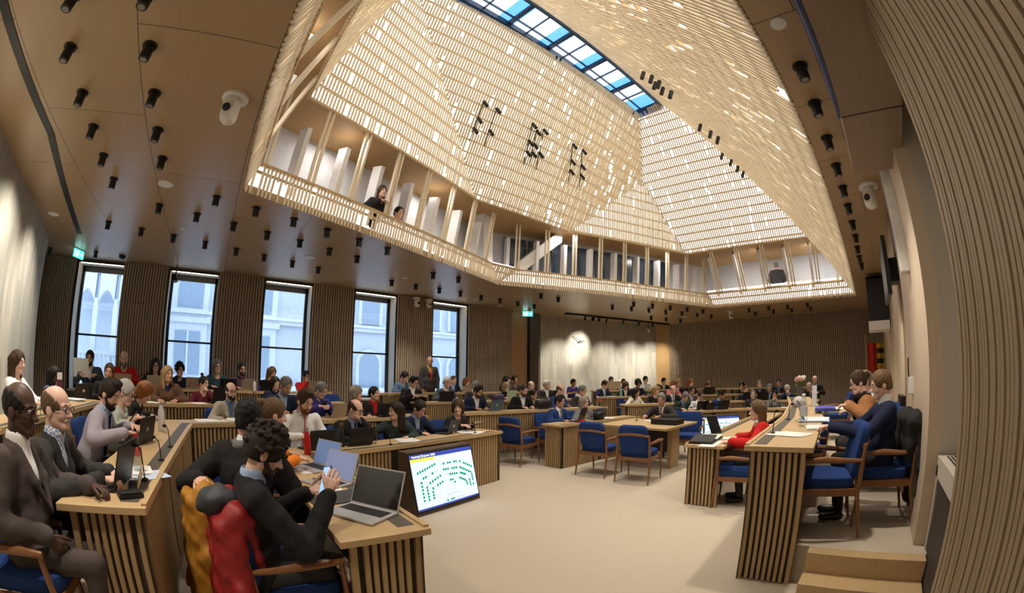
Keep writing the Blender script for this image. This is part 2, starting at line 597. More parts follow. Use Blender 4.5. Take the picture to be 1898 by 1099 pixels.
def face_lattice(poly, hdir, opening=True, pitch=.056, w=.029, miss=.10, name='lattice_face', bat=.235, glow=None, gap=.0):
    """battens in two layers over one planar facet, with a luminous membrane behind"""
    n = (poly[1] - poly[0]).cross(poly[2] - poly[0]).normalized()
    ctr = sum(poly, Vector()) / len(poly)
    if n.dot(cen - ctr) < 0:
        n = -n                                    # n points into the room
    u = Vector(hdir)
    u = (u - n * u.dot(n)).normalized()
    v = n.cross(u)
    if v.z < 0:
        v = -v
    o = poly[0]
    q = [((p - o).dot(u), (p - o).dot(v)) for p in poly]

    def span(axis, c):
        hits = []
        for i in range(len(q)):
            a, b = q[i], q[(i + 1) % len(q)]
            if (a[axis] - c) * (b[axis] - c) < 0:
                t = (c - a[axis]) / (b[axis] - a[axis])
                hits.append(a[1 - axis] + (b[1 - axis] - a[1 - axis]) * t)
        return (min(hits), max(hits)) if len(hits) >= 2 else None
    vz = v.z
    vb, vt = (ZB - o.z) / vz, (ZT - o.z) / vz
    sl_, bt_, po_ = MB(), MB(), MB()
    u0, u1 = min(a[0] for a in q), max(a[0] for a in q)
    c = u0 + pitch / 2
    k = 0
    while c < u1:
        sp = span(0, c)
        if sp and sp[1] - sp[0] > .03:
            parts = [(sp[0], sp[1])]
            if opening:
                parts = [(sp[0], min(sp[1], vb)), (max(sp[0], vt), sp[1])]
            for (a, b) in parts:
                if b - a < .02:
                    continue
                s = a
                while s < b - .01:
                    gone = random.random() < miss * 1.6 and b - a > .3
                    e = min(b, s + (random.choice((.12, .235, .235)) if gone else random.choice((.235, .47, .47, .705, .94))))
                    if not gone:
                        sl_.obox(o + u * (c - w / 2) + v * s + n * random.uniform(0, .008), u * w, v * (e - s), n * .018)
                    s = e
        c += pitch
        k += 1
    r = min(a[1] for a in q) + .03
    r1 = max(a[1] for a in q)
    while r < r1:
        if not opening or r < vb - .02 or r > vt + .005:
            sp = span(1, r)
            if sp and sp[1] - sp[0] > .05:
                bt_.obox(o + u * sp[0] + v * r - n * .04, u * (sp[1] - sp[0]), v * .032, n * .038)
        r += bat
    if opening:
        for r in (vb - .03, vt):
            sp = span(1, r + .015)
            if sp:
                bt_.obox(o + u * sp[0] + v * r - n * .05, u * (sp[1] - sp[0]), v * .03, n * .085)
    f = bpy.data.objects.new(name, None)
    link(f, lattice)
    sl_.build('slats', M_light, f)
    bt_.build('battens', M_batten, f)
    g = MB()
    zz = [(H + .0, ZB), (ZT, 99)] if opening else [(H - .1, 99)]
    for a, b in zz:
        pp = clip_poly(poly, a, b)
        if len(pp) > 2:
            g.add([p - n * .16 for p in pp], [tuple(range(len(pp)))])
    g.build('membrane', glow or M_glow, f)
    return o, u, v, n, span, vb, vt


XD = (1, 0, 0)
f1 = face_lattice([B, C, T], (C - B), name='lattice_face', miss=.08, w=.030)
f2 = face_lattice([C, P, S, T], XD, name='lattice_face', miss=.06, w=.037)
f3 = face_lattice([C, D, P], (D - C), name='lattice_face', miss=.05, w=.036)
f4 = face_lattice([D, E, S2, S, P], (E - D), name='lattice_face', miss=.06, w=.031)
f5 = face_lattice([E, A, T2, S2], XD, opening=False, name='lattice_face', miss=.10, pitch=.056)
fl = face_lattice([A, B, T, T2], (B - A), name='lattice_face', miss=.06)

# skylight
zs = S2.z - .05
sky = bpy.data.objects.new('window_6', None)
link(sky)
sky['kind'] = 'structure'
x0, x1, y0, y1 = T.x - .05, S.x + .02, S2.y - .02, T.y + .05
m1, m2 = MB(), MB()
m1.box(x0 - .05, x0, y0, y1, zs - .1, zs + .14)
m1.box(x1, x1 + .05, y0, y1, zs - .1, zs + .14)
m1.box(x0 - .05, x1 + .05, y0 - .05, y0, zs - .05, zs + .14)
m1.box(x0 - .05, x1 + .05, y1, y1 + .05, zs - .05, zs + .14)
m1.build('upstand', material('skylight_blue', (.05, .13, .28), .4), sky)
nb = 6
mb3 = MB()
for i in range(nb + 1):
    xx = x0 + (x1 - x0) * i / nb
    m2.box(xx - .035, xx + .035, y0, y1, zs + .06, zs + .14)
    mb3.box(xx + .035, xx + .10, y0, y1, zs + .125, zs + .135)
    mb3.box(xx - .27 if i < nb else xx - .5, xx - .035, y0, y1, zs + .125, zs + .135)
    if i < nb:
        xm = xx + (x1 - x0) / nb * .42
        m2.box(xm - .012, xm + .012, y0, y1, zs + .1, zs + .14)
m2.box(x0, x1, y1 - .20, y1 - .18, zs + .08, zs + .14)
m2.box(x0, x1, y0, y0 + .06, zs, zs + .14)
m2.box(x0, x1, y1 - .03, y1, zs, zs + .14)
m2.build('frame', material('skylight_frame', (.02, .035, .07), .4), sky)
mb3.build('blinds', material('skylight_blind', (.38, .60, .82), kind='glass'), sky)
m3 = MB()
m3.box(x0, x1, y0, y1, zs + .15, zs + .158)
m3.build('pane', M_glass, sky)

# gallery round the opening: floor, back wall, soffit, fins, posts
def off_poly(pts, d):
    out = []
    n = len(pts)
    for i in range(n):
        p0, p1, p2 = pts[i - 1], pts[i], pts[(i + 1) % n]
        a = Vector((p1.x - p0.x, p1.y - p0.y)).normalized()
        b = Vector((p2.x - p1.x, p2.y - p1.y)).normalized()
        na, nb_ = Vector((-a.y, a.x)), Vector((-b.y, b.x))
        m = (na + nb_)
        m = m / max(.3, (1 + na.dot(nb_)))
        out.append(Vector((p1.x + m.x * d, p1.y + m.y * d)))
    return out


base = [A, B, C, D, E]
outp = off_poly(base, .55)
gal = MB()
for i in range(4):
    a, b = outp[i], outp[i + 1]
    gal.add([(a.x, a.y, H + .1), (b.x, b.y, H + .1), (b.x, b.y, ZT + .12), (a.x, a.y, ZT + .12)], [(0, 1, 2, 3)])
o = struct('wall_gallery', gal, material('gallery_paint', (.52, .51, .52), .6))
gw = MB()
a_, b_ = outp[2], outp[3]
dd_ = (b_ - a_).normalized()
nn_ = Vector((dd_.y, -dd_.x))                # towards the opening
gp = MB()
for k in range(8):
    p_ = a_ + dd_ * (.5 + k * .62) + nn_ * .04
    gw.obox((p_.x, p_.y, H + .55), (dd_.x * .56, dd_.y * .56, 0), (nn_.x * .03, nn_.y * .03, 0), (0, 0, .72))
    gp.obox((p_.x, p_.y, H + .12), (dd_.x * .56, dd_.y * .56, 0), (nn_.x * .03, nn_.y * .03, 0), (0, 0, .40))
gw.build('gallery_glazing', material('gallery_dark_glass', (.03, .045, .075), .2), o)
gp.build('gallery_panelling', material('gallery_oak', (.34, .20, .09), .5, kind='woodx'), o)
sof = MB()
# soffit polygon follows the lower edge of the upper lattice
def at_z(p, q, z):
    return p.lerp(q, (z - p.z) / (q.z - p.z))


inn = [at_z(A, T2, ZT), at_z(B, T, ZT), at_z(C, T, ZT), at_z(C, P, ZT), at_z(D, P, ZT), at_z(E, S2, ZT)]
outs = [outp[0], outp[1], outp[2], outp[2], outp[3], outp[4]]
for i in range(5):
    a, b, c_, d_ = inn[i], inn[i + 1], outs[i + 1], outs[i]
    sof.add([(a.x, a.y, ZT), (b.x, b.y, ZT), (c_.x, c_.y, ZT), (d_.x, d_.y, ZT)], [(0, 1, 2, 3)])
struct('ceiling', sof, material('gallery_soffit', (.45, .28, .12), .55, kind='woodx'))
fin_m = material('gallery_fin', (.74, .73, .72), .5)
fin_g = bpy.data.objects.new('trim_4', None)
link(fin_g)
fin_g['kind'] = 'structure'
fins, posts = MB(), MB()


def bays(face, lo, hi, step=.72, depth=.55):
    o_, u, v, n, span, vb, vt = face
    c = lo
    while c < hi:
        fins.obox(o_ + u * (c - .14) + v * (vb - .22) - n * .36, u * .075, v * (vt - vb - .05), n * .20)
        for e in (0, .075):
            posts.obox(o_ + u * (c + e) + v * (vb - .05) - n * .02, u * .035, v * (vt - vb + .1), n * .04)
        c += step


L1 = (C - B).length
bays(f1, .12, L1 * .93)
bays(f3, .35, (D - C).length - .3)
bays(f4, .3, (E - D).length - .35)
bays(fl, .4, (B - A).length - .2)
# two crossing structural members in white
o_, u, v, n, span, vb, vt = f1
fins.obox(o_ + u * (L1 * .865) + v * (vt + .05) - n * .5, u * .38, u * .42 - v * (vt - vb + .2), n * .3)
o_, u, v, n, span, vb, vt = f3
fins.obox(o_ + u * .55 + v * (vb - .1) - n * .5, v * .32, u * 1.05 + v * (vt - vb - .1), n * .3)
o_, u, v, n, span, vb, vt = f4
fins.obox(o_ + u * ((E - D).length * .80) + v * (vt) - n * .6, u * .4, u * .9 - v * (vt - vb + .1), n * .2)
fins.build('fins', fin_m, fin_g)
posts.build('posts', M_light, fin_g)

# --- raised tiers and rostrum platform (carpeted)
def line_off(pts, d):
    """offset an open polyline to its left by d"""
    out = []
    n = len(pts)
    P_ = [Vector(p) for p in pts]
    for i in range(n):
        a = (P_[i] - P_[i - 1]).normalized() if i else (P_[1] - P_[0]).normalized()
        b = (P_[i + 1] - P_[i]).normalized() if i < n - 1 else a
        na, nb_ = Vector((-a.y, a.x)), Vector((-b.y, b.x))
        m = (na + nb_) / (1 + na.dot(nb_))
        out.append(P_[i] + m * d)
    return out


ROWS = {
    # front edge of the desk top; the seats are on the LEFT of the direction of travel
    'L1': ([(1.10, 1.85), (1.19, 4.09), (4.09, 4.76)], .75, 0.0),
    'L2': ([(-.323, 2.10), (-.128, 5.31), (1.72, 5.71), (3.55, 6.02)], .90, .15),
    'L3': ([(-1.72, 3.3), (-1.62, 4.5), (-1.50, 6.2), (.17, 6.62), (2.75, 7.38)], 1.03, .28),
    'L4': ([(-2.25, 7.72), (-.34, 8.02), (1.2, 8.22), (2.72, 8.56)], 1.17, .42),
    'B1': ([(4.36, 6.09), (5.92, 5.87), (7.70, 5.42)], .90, .15),
    'B2': ([(4.1, 7.15), (5.4, 7.2), (6.4, 6.98), (8.1, 6.55)], 1.03, .28),
    'B3': ([(3.62, 8.15), (5.0, 8.35), (6.8, 8.2), (8.9, 7.75)], 1.17, .42),
    'R1': ([(8.69, 4.27), (10.2, 2.95), (10.42, 1.7)], .75, 0.0),
    'R2': ([(8.5, 5.5), (10.6, 3.7), (10.98, 3.0), (11.05, 1.3)], .90, .15),
    'R3': ([(9.1, 6.75), (11.3, 4.75), (11.8, 3.9), (11.9, 1.9)], 1.03, .28),
    'R4': ([(9.95, 7.55), (12.35, 5.5), (12.95, 4.3), (13.1, 1.8)], 1.17, .42),
}
# ================================================================= the courtyard facades seen through the windows
YO = 14.0


def arch_pts(cx, w, z0, zs_, pointed=False, n=10):
    pts = [(cx - w / 2, z0), (cx + w / 2, z0)]
    if pointed:
        for k in range(n + 1):
            a = R(60) * k / n
            pts.append((cx - w / 2 + w * math.cos(a), zs_ + w * math.sin(a)))
        for k in range(1, n + 1):
            a = R(60) * (1 - k / n)
            pts.append((cx + w / 2 - w * math.cos(a), zs_ + w * math.sin(a)))
    else:
        for k in range(n + 1):
            a = PI * k / n
            pts.append((cx + w / 2 * math.cos(a), zs_ + w / 2 * math.sin(a)))
    return pts


def arch_box(m, cx, w, z0, zs_, y, d, pointed=False):
    p = arch_pts(cx, w, z0, zs_, pointed)
    n = len(p)
    m.add([(x, y, z) for x, z in p] + [(x, y + d, z) for x, z in p], [tuple(range(n)), tuple(range(2 * n - 1, n - 1, -1))] + [(i, i + n, (i + 1) % n + n, (i + 1) % n) for i in range(n)])


fa = thing('courtyard_building', 'pale stone building across the courtyard, seen through the tall windows', 'building', (0, YO, 0))
wl, tr_ = MB(), MB()
wl.box(-8.5, 14, 0, .3, -3, 9)
for z in (.9, 3.05, 5.6):
    tr_.box(-4.2, 14, -.16, 0, z, z + .12)
    tr_.box(-4.2, 14, -.26, 0, z + .12, z + .2)
for x in (-.55, 1.75):
    tr_.box(x - .62, x + .62, -.12, 0, 1.25, 4.3)
    MB().box(x - .42, x + .42, -.14, -.1, 1.35, 2.65).build('window', M_fac2, fa)
    tr_.box(x - .72, x + .72, -.2, 0, 2.9, 3.05)
    tr_.box(x - .03, x + .03, -.16, -.1, 1.35, 2.65)
    MB().box(x - .42, x + .42, -.14, -.1, 3.35, 4.5).build('window', M_fac2, fa)
for x in (4.55, 5.75, 6.95, 8.3, 9.5):
    arch_box(tr_, x, .98, .9, 1.95, -.1, .1)
    sh_ = MB()
    arch_box(sh_, x, .74, .9, 1.95, -.13, .05)
    sh_.build('window', M_fac2, fa)
    arch_box(tr_, x, .9, 3.3, 4.2, -.1, .1)
    sh_ = MB()
    arch_box(sh_, x, .66, 3.3, 4.2, -.13, .05)
    sh_.build('window', M_fac2, fa)
wl.build('wall', M_fac, fa)
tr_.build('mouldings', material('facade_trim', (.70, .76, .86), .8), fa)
go = thing('gothic_arcade', 'pale arcade of pointed arches with a stone balustrade outside the first window', 'building', (0, 12.4, 0))
m, m2 = MB(), MB()
for k in range(7):
    m.box(-5.2 + k * .62 - .07, -5.2 + k * .62 + .07, 0, .25, -3, 3.2)
m.box(-5.3, -1.9, .02, .23, 3.85, 6)
for k in range(6):                               # spandrels over pointed arches
    cx = -4.89 + k * .62
    ap = arch_pts(cx, .5, 3.0, 3.0, True, 8)[2:]
    L_ = [(cx - .31, 3.0), (cx - .31, 3.9), (cx, 3.9)]
    rt = [p for p in ap if p[0] >= cx - 1e-6]
    lt = [p for p in ap if p[0] <= cx + 1e-6]
    for side_pts, ex_ in ((rt, cx + .31), (lt, cx - .31)):
        for a, b in zip(side_pts[:-1], side_pts[1:]):
            m.add([(a[0], 0, a[1]), (b[0], 0, b[1]), (b[0], 0, 3.9), (a[0], 0, 3.9), (a[0], .2, a[1]), (b[0], .2, b[1]), (b[0], .2, 3.9), (a[0], .2, 3.9)],
                  [(0, 1, 2, 3), (4, 7, 6, 5), (0, 4, 5, 1), (2, 6, 7, 3)])
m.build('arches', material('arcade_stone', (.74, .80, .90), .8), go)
m2.box(-5.3, -1.9, -.25, -.1, 1.75, 1.83)
m2.box(-5.3, -1.9, -.25, -.1, 1.15, 1.22)
for k in range(26):
    m2.box(-5.25 + k * .13, -5.25 + k * .13 + .05, -.2, -.14, 1.2, 1.77)
m2.build('balustrade', M_fac, go)
def tier(pts, z):
    poly = [(pts[0][0], -1.6)] + [tuple(p) for p in pts] + [(pts[-1][0], -.6), (15.1, -.6), (15.1, 9.3), (-4.0, 9.3), (-4.0, -1.6)]
    m = MB()
    m.prism(poly, 0.0, z)
    struct('floor', m, M_carpet)


def inset(key, d=.06):
    return [tuple(p) for p in line_off(ROWS[key][0], d)]


tier(inset('L2') + inset('B1') + inset('R2'), .15)
tier(inset('L3') + inset('B2') + inset('R3'), .28)
tier(inset('L4') + inset('B3') + inset('R4'), .42)
RF = [(3.02, .90), (5.2, 1.07), (7.4, 1.40), (9.8, 1.9)]      # rostrum front edge, seats towards -y
m = MB()
m.prism([(3.172, -.6), (10.6, -.6), (10.0, 1.80), (7.4, 1.32), (5.2, .99), (3.172, .84)], 0, .3)
struct('floor', m, M_carpet)
# the two oak steps
st = thing('step_unit', 'two oak steps leading up to the rostrum platform', 'steps', (2.9, -.12, 0))
m = MB()
m.box(-.06, .278, -.455, .46, .0, .15)
m.build('lower_step', M_oakx, st, bevel=.004)
m = MB()
m.box(.15, .276, -.455, .46, .15, .302)
m.build('upper_step', M_oakx, st, bevel=.004)
# ================================================================= desks
M_tray = material('desk_inlay', (.10, .085, .062), .5, kind='woodx')
DESK = 'curved slatted desks of the chamber'


def strip(pts, d0, d1, z0, z1, m=None):
    a, b = line_off(pts, d0), line_off(pts, d1)
    m = m or MB()
    n = len(a)
    vs = [(p.x, p.y, z0) for p in a] + [(p.x, p.y, z0) for p in b] + [(p.x, p.y, z1) for p in a] + [(p.x, p.y, z1) for p in b]
    fs = []
    for i in range(n - 1):
        fs += [(i, n + i, n + i + 1, i + 1), (2 * n + i, 2 * n + i + 1, 3 * n + i + 1, 3 * n + i),
               (i, i + 1, 2 * n + i + 1, 2 * n + i), (n + i, 3 * n + i, 3 * n + i + 1, n + i + 1)]
    fs += [(0, 2 * n, 3 * n, n), (n - 1, 2 * n - 1, 4 * n - 1, 3 * n - 1)]
    return m.add(vs, fs)


def trim_line(pts, t0, t1):
    """shorten an open polyline at both ends"""
    P_ = [Vector(p) for p in pts]
    P_[0] = P_[0] + (P_[1] - P_[0]).normalized() * t0
    P_[-1] = P_[-1] + (P_[-2] - P_[-1]).normalized() * t1
    return [tuple(p) for p in P_]


def slat_run(m, a, b, z0, z1, nrm, pitch=.052, w=.03, t=.02):
    a, b = Vector((*a, 0)), Vector((*b, 0))
    d = b - a
    L = d.length
    if L < pitch:
        return
    d.normalize()
    n = max(1, int(L / pitch))
    s = (L - (n - 1) * pitch - w) / 2
    for i in range(n):
        m.obox(a + d * (s + i * pitch) + Vector((0, 0, z0)), d * w, nrm * t, (0, 0, z1 - z0))


def desk(label, pts, zt, zf, depth=.5, ends=(True, True), seg=1.12, pitch=.052, name='assembly_desk', tray=True, group=None):
    t = thing(name, label, 'desk', (0, 0, 0), group=group)
    ins = .045
    strip(pts, 0, depth, zt - .038, zt).build('desktop', M_oakx, t, bevel=.004)
    if tray:
        strip(trim_line(pts, .09, .09), .055, .155, zt - .01, zt + .0015).build('cable_tray', M_tray, t)
    strip(trim_line(pts, .03, .03), 0, .03, zt, zt + .012).build('front_ledge', M_oakx, t)
    fl_ = trim_line(line_off(pts, ins), .05, .05)
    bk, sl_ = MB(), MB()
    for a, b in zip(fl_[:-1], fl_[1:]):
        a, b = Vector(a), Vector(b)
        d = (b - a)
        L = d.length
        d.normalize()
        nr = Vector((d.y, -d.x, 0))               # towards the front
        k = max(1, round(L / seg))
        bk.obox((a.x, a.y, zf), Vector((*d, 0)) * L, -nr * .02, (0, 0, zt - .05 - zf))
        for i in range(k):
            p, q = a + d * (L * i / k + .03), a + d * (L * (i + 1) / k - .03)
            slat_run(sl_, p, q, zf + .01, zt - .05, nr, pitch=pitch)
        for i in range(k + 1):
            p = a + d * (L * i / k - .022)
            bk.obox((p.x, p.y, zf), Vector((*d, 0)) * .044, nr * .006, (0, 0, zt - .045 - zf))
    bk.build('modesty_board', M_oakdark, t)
    sl_.build('front_slats', M_oakz, t)
    for e, on in zip((0, -1), ends):
        if not on:
            continue
        p = Vector(pts[e])
        q = Vector(line_off(pts, depth)[e])
        inn_ = Vector(pts[1 if e == 0 else -2]) - p
        inn_ = Vector((inn_.x, inn_.y, 0)).normalized()
        d = (q - p).normalized()
        d3 = Vector((*d, 0))
        p3 = Vector((*p, zf)) + inn_ * .04 + d3 * .04
        Ld = depth - .1
        em = MB()
        em.obox(p3, d3 * .035, inn_ * .05, (0, 0, zt - .04 - zf))
        em.build('end_post', M_oakz, t)
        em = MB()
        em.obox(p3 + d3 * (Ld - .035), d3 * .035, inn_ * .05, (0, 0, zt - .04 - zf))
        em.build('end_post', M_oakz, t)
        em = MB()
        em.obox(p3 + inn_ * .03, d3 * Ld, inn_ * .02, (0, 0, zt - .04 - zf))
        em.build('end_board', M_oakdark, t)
        em = MB()
        a2, b2 = p3 + d3 * .045, p3 + d3 * (Ld - .045)
        slat_run(em, (a2.x, a2.y), (b2.x, b2.y), zf + .01, zt - .05, -inn_, pitch=.046, w=.026, t=-.03)
        em.build('end_slats', M_oakz, t)
    return t


def rdesk(key, label, **k):
    pts, zt, zf = ROWS[key]
    return desk(label, pts, zt, zf, **k)


rdesk('L1', 'front curved oak desk with open laptops, bending round behind the floor display')
rdesk('L2', 'second left oak desk with dark gaps between panels, soft drink bottle on its near end')
rdesk('L3', 'oak desk along the left stone wall, third row with files and tall flask', ends=(False, True))
rdesk('L4', 'oak desk of the last row directly under the left windows', depth=.40)
rdesk('B1', 'oak desk behind the single empty blue chair facing the room')
rdesk('B2', 'third-row oak desk in front of the man standing by the window')
rdesk('B3', 'last-row oak desk before the recess and the stone clock wall')
rdesk('R1', 'front oak desk on the far side, behind the far floor display')
rdesk('R2', 'second oak desk on the far side with a woman in white blouse at its end')
rdesk('R3', 'third oak desk on the far side with a broad plain end panel')
rdesk('R4', 'last oak desk beneath the dark slatted far wall')
desk('short oak desk in the middle where a man in blue suit sits', [(5.28, 4.66), (6.4, 4.66), (7.52, 4.47)], .75, 0, depth=.47)
desk('low oak secretaries desk with a black folder on its near end', [(9.3, 2.42), (7.0, 2.30), (4.66, 2.15)], .75, 0, depth=.5, name='clerk_desk')
desk('tall oak rostrum desk with slatted end beside the two steps', list(reversed(RF)), 1.05, 0.0, depth=.52, name='rostrum_desk', pitch=.05)
# plain table of the T
t = thing('witness_table', 'oak table with two empty blue chairs drawn up to it', 'table', (6.52, 3.72, 0))
m = MB()
m.box(-.62, .62, -.68, .68, .712, .75)
m.build('tabletop', M_oakx, t, bevel=.004)
m = MB()
m.box(-.05, .25, -.5, -.42, 0, .71)
m.build('pedestal', M_oakz, t)
m = MB()
m.box(-.05, .25, .40, .48, 0, .71)
m.build('pedestal', M_oakz, t)
m = MB()
m.box(.08, .12, -.42, .40, .25, .71)
m.build('modesty_board', M_oakdark, t)

# ================================================================= armchairs
def soft_box(m, cx, cy, cz, sx, sy, sz, e=.25, bend=0.0, M=None, nu=16, nv=10):
    """superellipsoid cushion"""
    def sg(a, p):
        return math.copysign(abs(a) ** p, a)
    vs, fs = [], []
    for j in range(nv + 1):
        ph = -PI / 2 + PI * j / nv
        for i in range(nu):
            th = 2 * PI * i / nu
            x = sx * sg(math.cos(ph), e) * sg(math.cos(th), e)
            y = sy * sg(math.cos(ph), e) * sg(math.sin(th), e)
            z = sz * sg(math.sin(ph), e)
            y -= bend * (1 - (x / sx) ** 2) if bend else 0
            p = Vector((x, y, z))
            if M:
                p = M @ p
            vs.append(p + Vector((cx, cy, cz)))
    for j in range(nv):
        for i in range(nu):
            a, b = j * nu + i, j * nu + (i + 1) % nu
            fs.append((a, b, b + nu, a + nu))
    return m.add(vs, fs)


def make_chair():
    """local: seat faces +y, origin on the floor under the seat"""
    t = thing('armchair', 'armchair', 'chair')
    m = MB()
    soft_box(m, 0, .02, .425, .245, .24, .055, e=.35)
    m.build('seat', M_blue, t, smooth=True)
    m = MB()
    Mx = Matrix.Rotation(R(12), 3, 'X')
    soft_box(m, 0, -.24, .66, .225, .045, .215, e=.38, bend=.03, M=Mx, nu=20, nv=14)
    m.build('backrest', M_blue, t, smooth=True)
    m = MB()
    m.tube([(-.25, -.265, .70), (-.15, -.315, .725), (0, -.33, .735), (.15, -.315, .725), (.25, -.265, .70)], [.018, .022, .024, .022, .018], 8)
    m.build('back_rail', M_teak, t, smooth=True)
    for b in ((-.245, .245, .23, .255), (-.245, .245, -.235, -.21), (-.262, -.24, -.23, .25), (.24, .262, -.23, .25)):
        MB().box(*b, .33, .385).build('seat_rail', M_teak, t)
    for s in (-1, 1):
        m = MB()
        m.tube([(s * .265, -.30, .0), (s * .262, -.235, .34), (s * .255, -.25, .55), (s * .25, -.275, .72)], [.012, .02, .019, .014], 8)
        m.build('leg', M_teak, t, smooth=True)
        m = MB()
        m.tube([(s * .27, .265, .0), (s * .27, .24, .36), (s * .285, .215, .60)], [.011, .019, .014], 8)
        m.build('leg', M_teak, t, smooth=True)
        m = MB()
        m.tube([(s * .255, -.25, .60), (s * .275, -.12, .605), (s * .295, .05, .618), (s * .29, .235, .605)], [.014, .02, .026, .016], 8)
        m.build('armrest', M_teak, t, smooth=True)
    return t


CHAIR0 = make_chair()
CHAIR_USED = [False]


def chair(x, y, z, rz, label, group='blue upholstered teak armchairs'):
    if CHAIR_USED[0]:
        c = copy_tree(CHAIR0)
    else:
        c = CHAIR0
        CHAIR_USED[0] = True
    c.location = (x, y, z)
    c.rotation_euler = (0, 0, rz)
    tag(c, label, 'chair', group)
    return c


chair(5.50, 4.02, 0, R(-84), 'left one of two empty blue chairs seen from behind at the table')
chair(5.50, 3.28, 0, R(-80), 'right one of two empty blue chairs seen from behind at the table')
chair(5.13, 5.55, 0, R(-80), 'single empty blue chair side-on beside the middle desk')
chair(7.55, 3.40, 0, R(100), 'empty blue chair beside the far floor display, armrest towards it')
chair(5.02, 1.55, 0, R(10), 'empty blue chair tucked under the secretaries desk, wooden back to the rostrum')
chair(3.63, .33, .3, R(14), 'empty blue chair at the near end of the rostrum above the steps')
chair(.30, 6.05, .15, R(192), 'empty blue chair in front of the blonde woman in brown jacket')
chair(2.62, 8.0, .28, R(192), 'empty dark blue chair between purple shirt man and window')
chair(7.0, 6.25, .15, R(170), 'empty blue chair between bearded man and shaven man')
chair(9.55, 6.05, .15, R(150), 'empty blue chair behind the woman in white blouse')
chair(8.9, .66, .3, R(10), 'tall blue chair at the far end of the rostrum')

# ================================================================= wedge-shaped floor displays
import colorsys
M_screen = material('screen_pale', (.48, .58, .86), .3, kind='emit', emit=.62)
M_scrblue = material('screen_blue', (.03, .05, .28), .3, kind='emit', emit=.6)
M_scryel = material('screen_yellow', (.72, .74, .05), .3, kind='emit', emit=.6)
M_dotg = material('screen_green', (.0, .24, .10), .3, kind='emit', emit=.6)
M_dotp = material('screen_lilac', (.36, .42, .72), .3, kind='emit', emit=.6)
M_txtw = material('screen_white', (.9, .92, 1), .3, kind='emit', emit=1)
M_txtd = material('screen_dark', (.16, .16, .02), .3, kind='emit', emit=1)
# seat plan: (x, y, voted) in fractions of the screen, read off the photograph
PLAN = []


def run(x0, y0, x1, y1, s):
    n = len(s)
    for i, ch in enumerate(s):
        f = i / max(1, n - 1)
        PLAN.append((x0 + (x1 - x0) * f, y0 + (y1 - y0) * f, ch == 'g'))


run(.085, .74, .35, .86, 'gggggggg')
run(.155, .62, .37, .715, 'ggppgpp')
run(.115, .535, .115, .165, 'gggggg')
run(.20, .47, .41, .60, 'pggggg')
run(.185, .42, .185, .165, 'ggggg')
run(.27, .375, .43, .465, 'gpggg')
run(.26, .30, .26, .175, 'ggg')
run(.46, .84, .70, .835, 'pgpggpgg')
run(.48, .715, .69, .70, 'gggpggg')
run(.50, .60, .68, .575, 'ppgggg')
run(.53, .47, .63, .46, 'pggp')
run(.56, .40, .585, .33, 'pp')
run(.625, .40, .60, .26, 'gpp')
run(.765, .82, .95, .655, 'gpggggg')
run(.75, .69, .92, .53, 'ggggggg')
run(.935, .47, .935, .25, 'gggpg')
run(.745, .565, .84, .495, 'ggggp')
run(.875, .43, .885, .25, 'pggg')
run(.72, .46, .80, .39, 'gggg')
run(.82, .345, .835, .235, 'ggp')
run(.49, .165, .68, .17, 'ppppppp')
run(.43, .05, .72, .065, 'pgpggppppp')


def text_mesh(body, size, m, parent, name, M4, ext=.0):
    cu = bpy.data.curves.new(name, 'FONT')
    cu.body = body
    cu.size = size
    cu.extrude = ext
    o = bpy.data.objects.new(name, cu)
    COL.objects.link(o)
    dg = bpy.context.evaluated_depsgraph_get()
    me = bpy.data.meshes.new_from_object(o.evaluated_get(dg))
    bpy.data.objects.remove(o)
    me.materials.clear()
    me.materials.append(m)
    r = link(bpy.data.objects.new(name, me), parent)
    r.matrix_local = M4
    return r


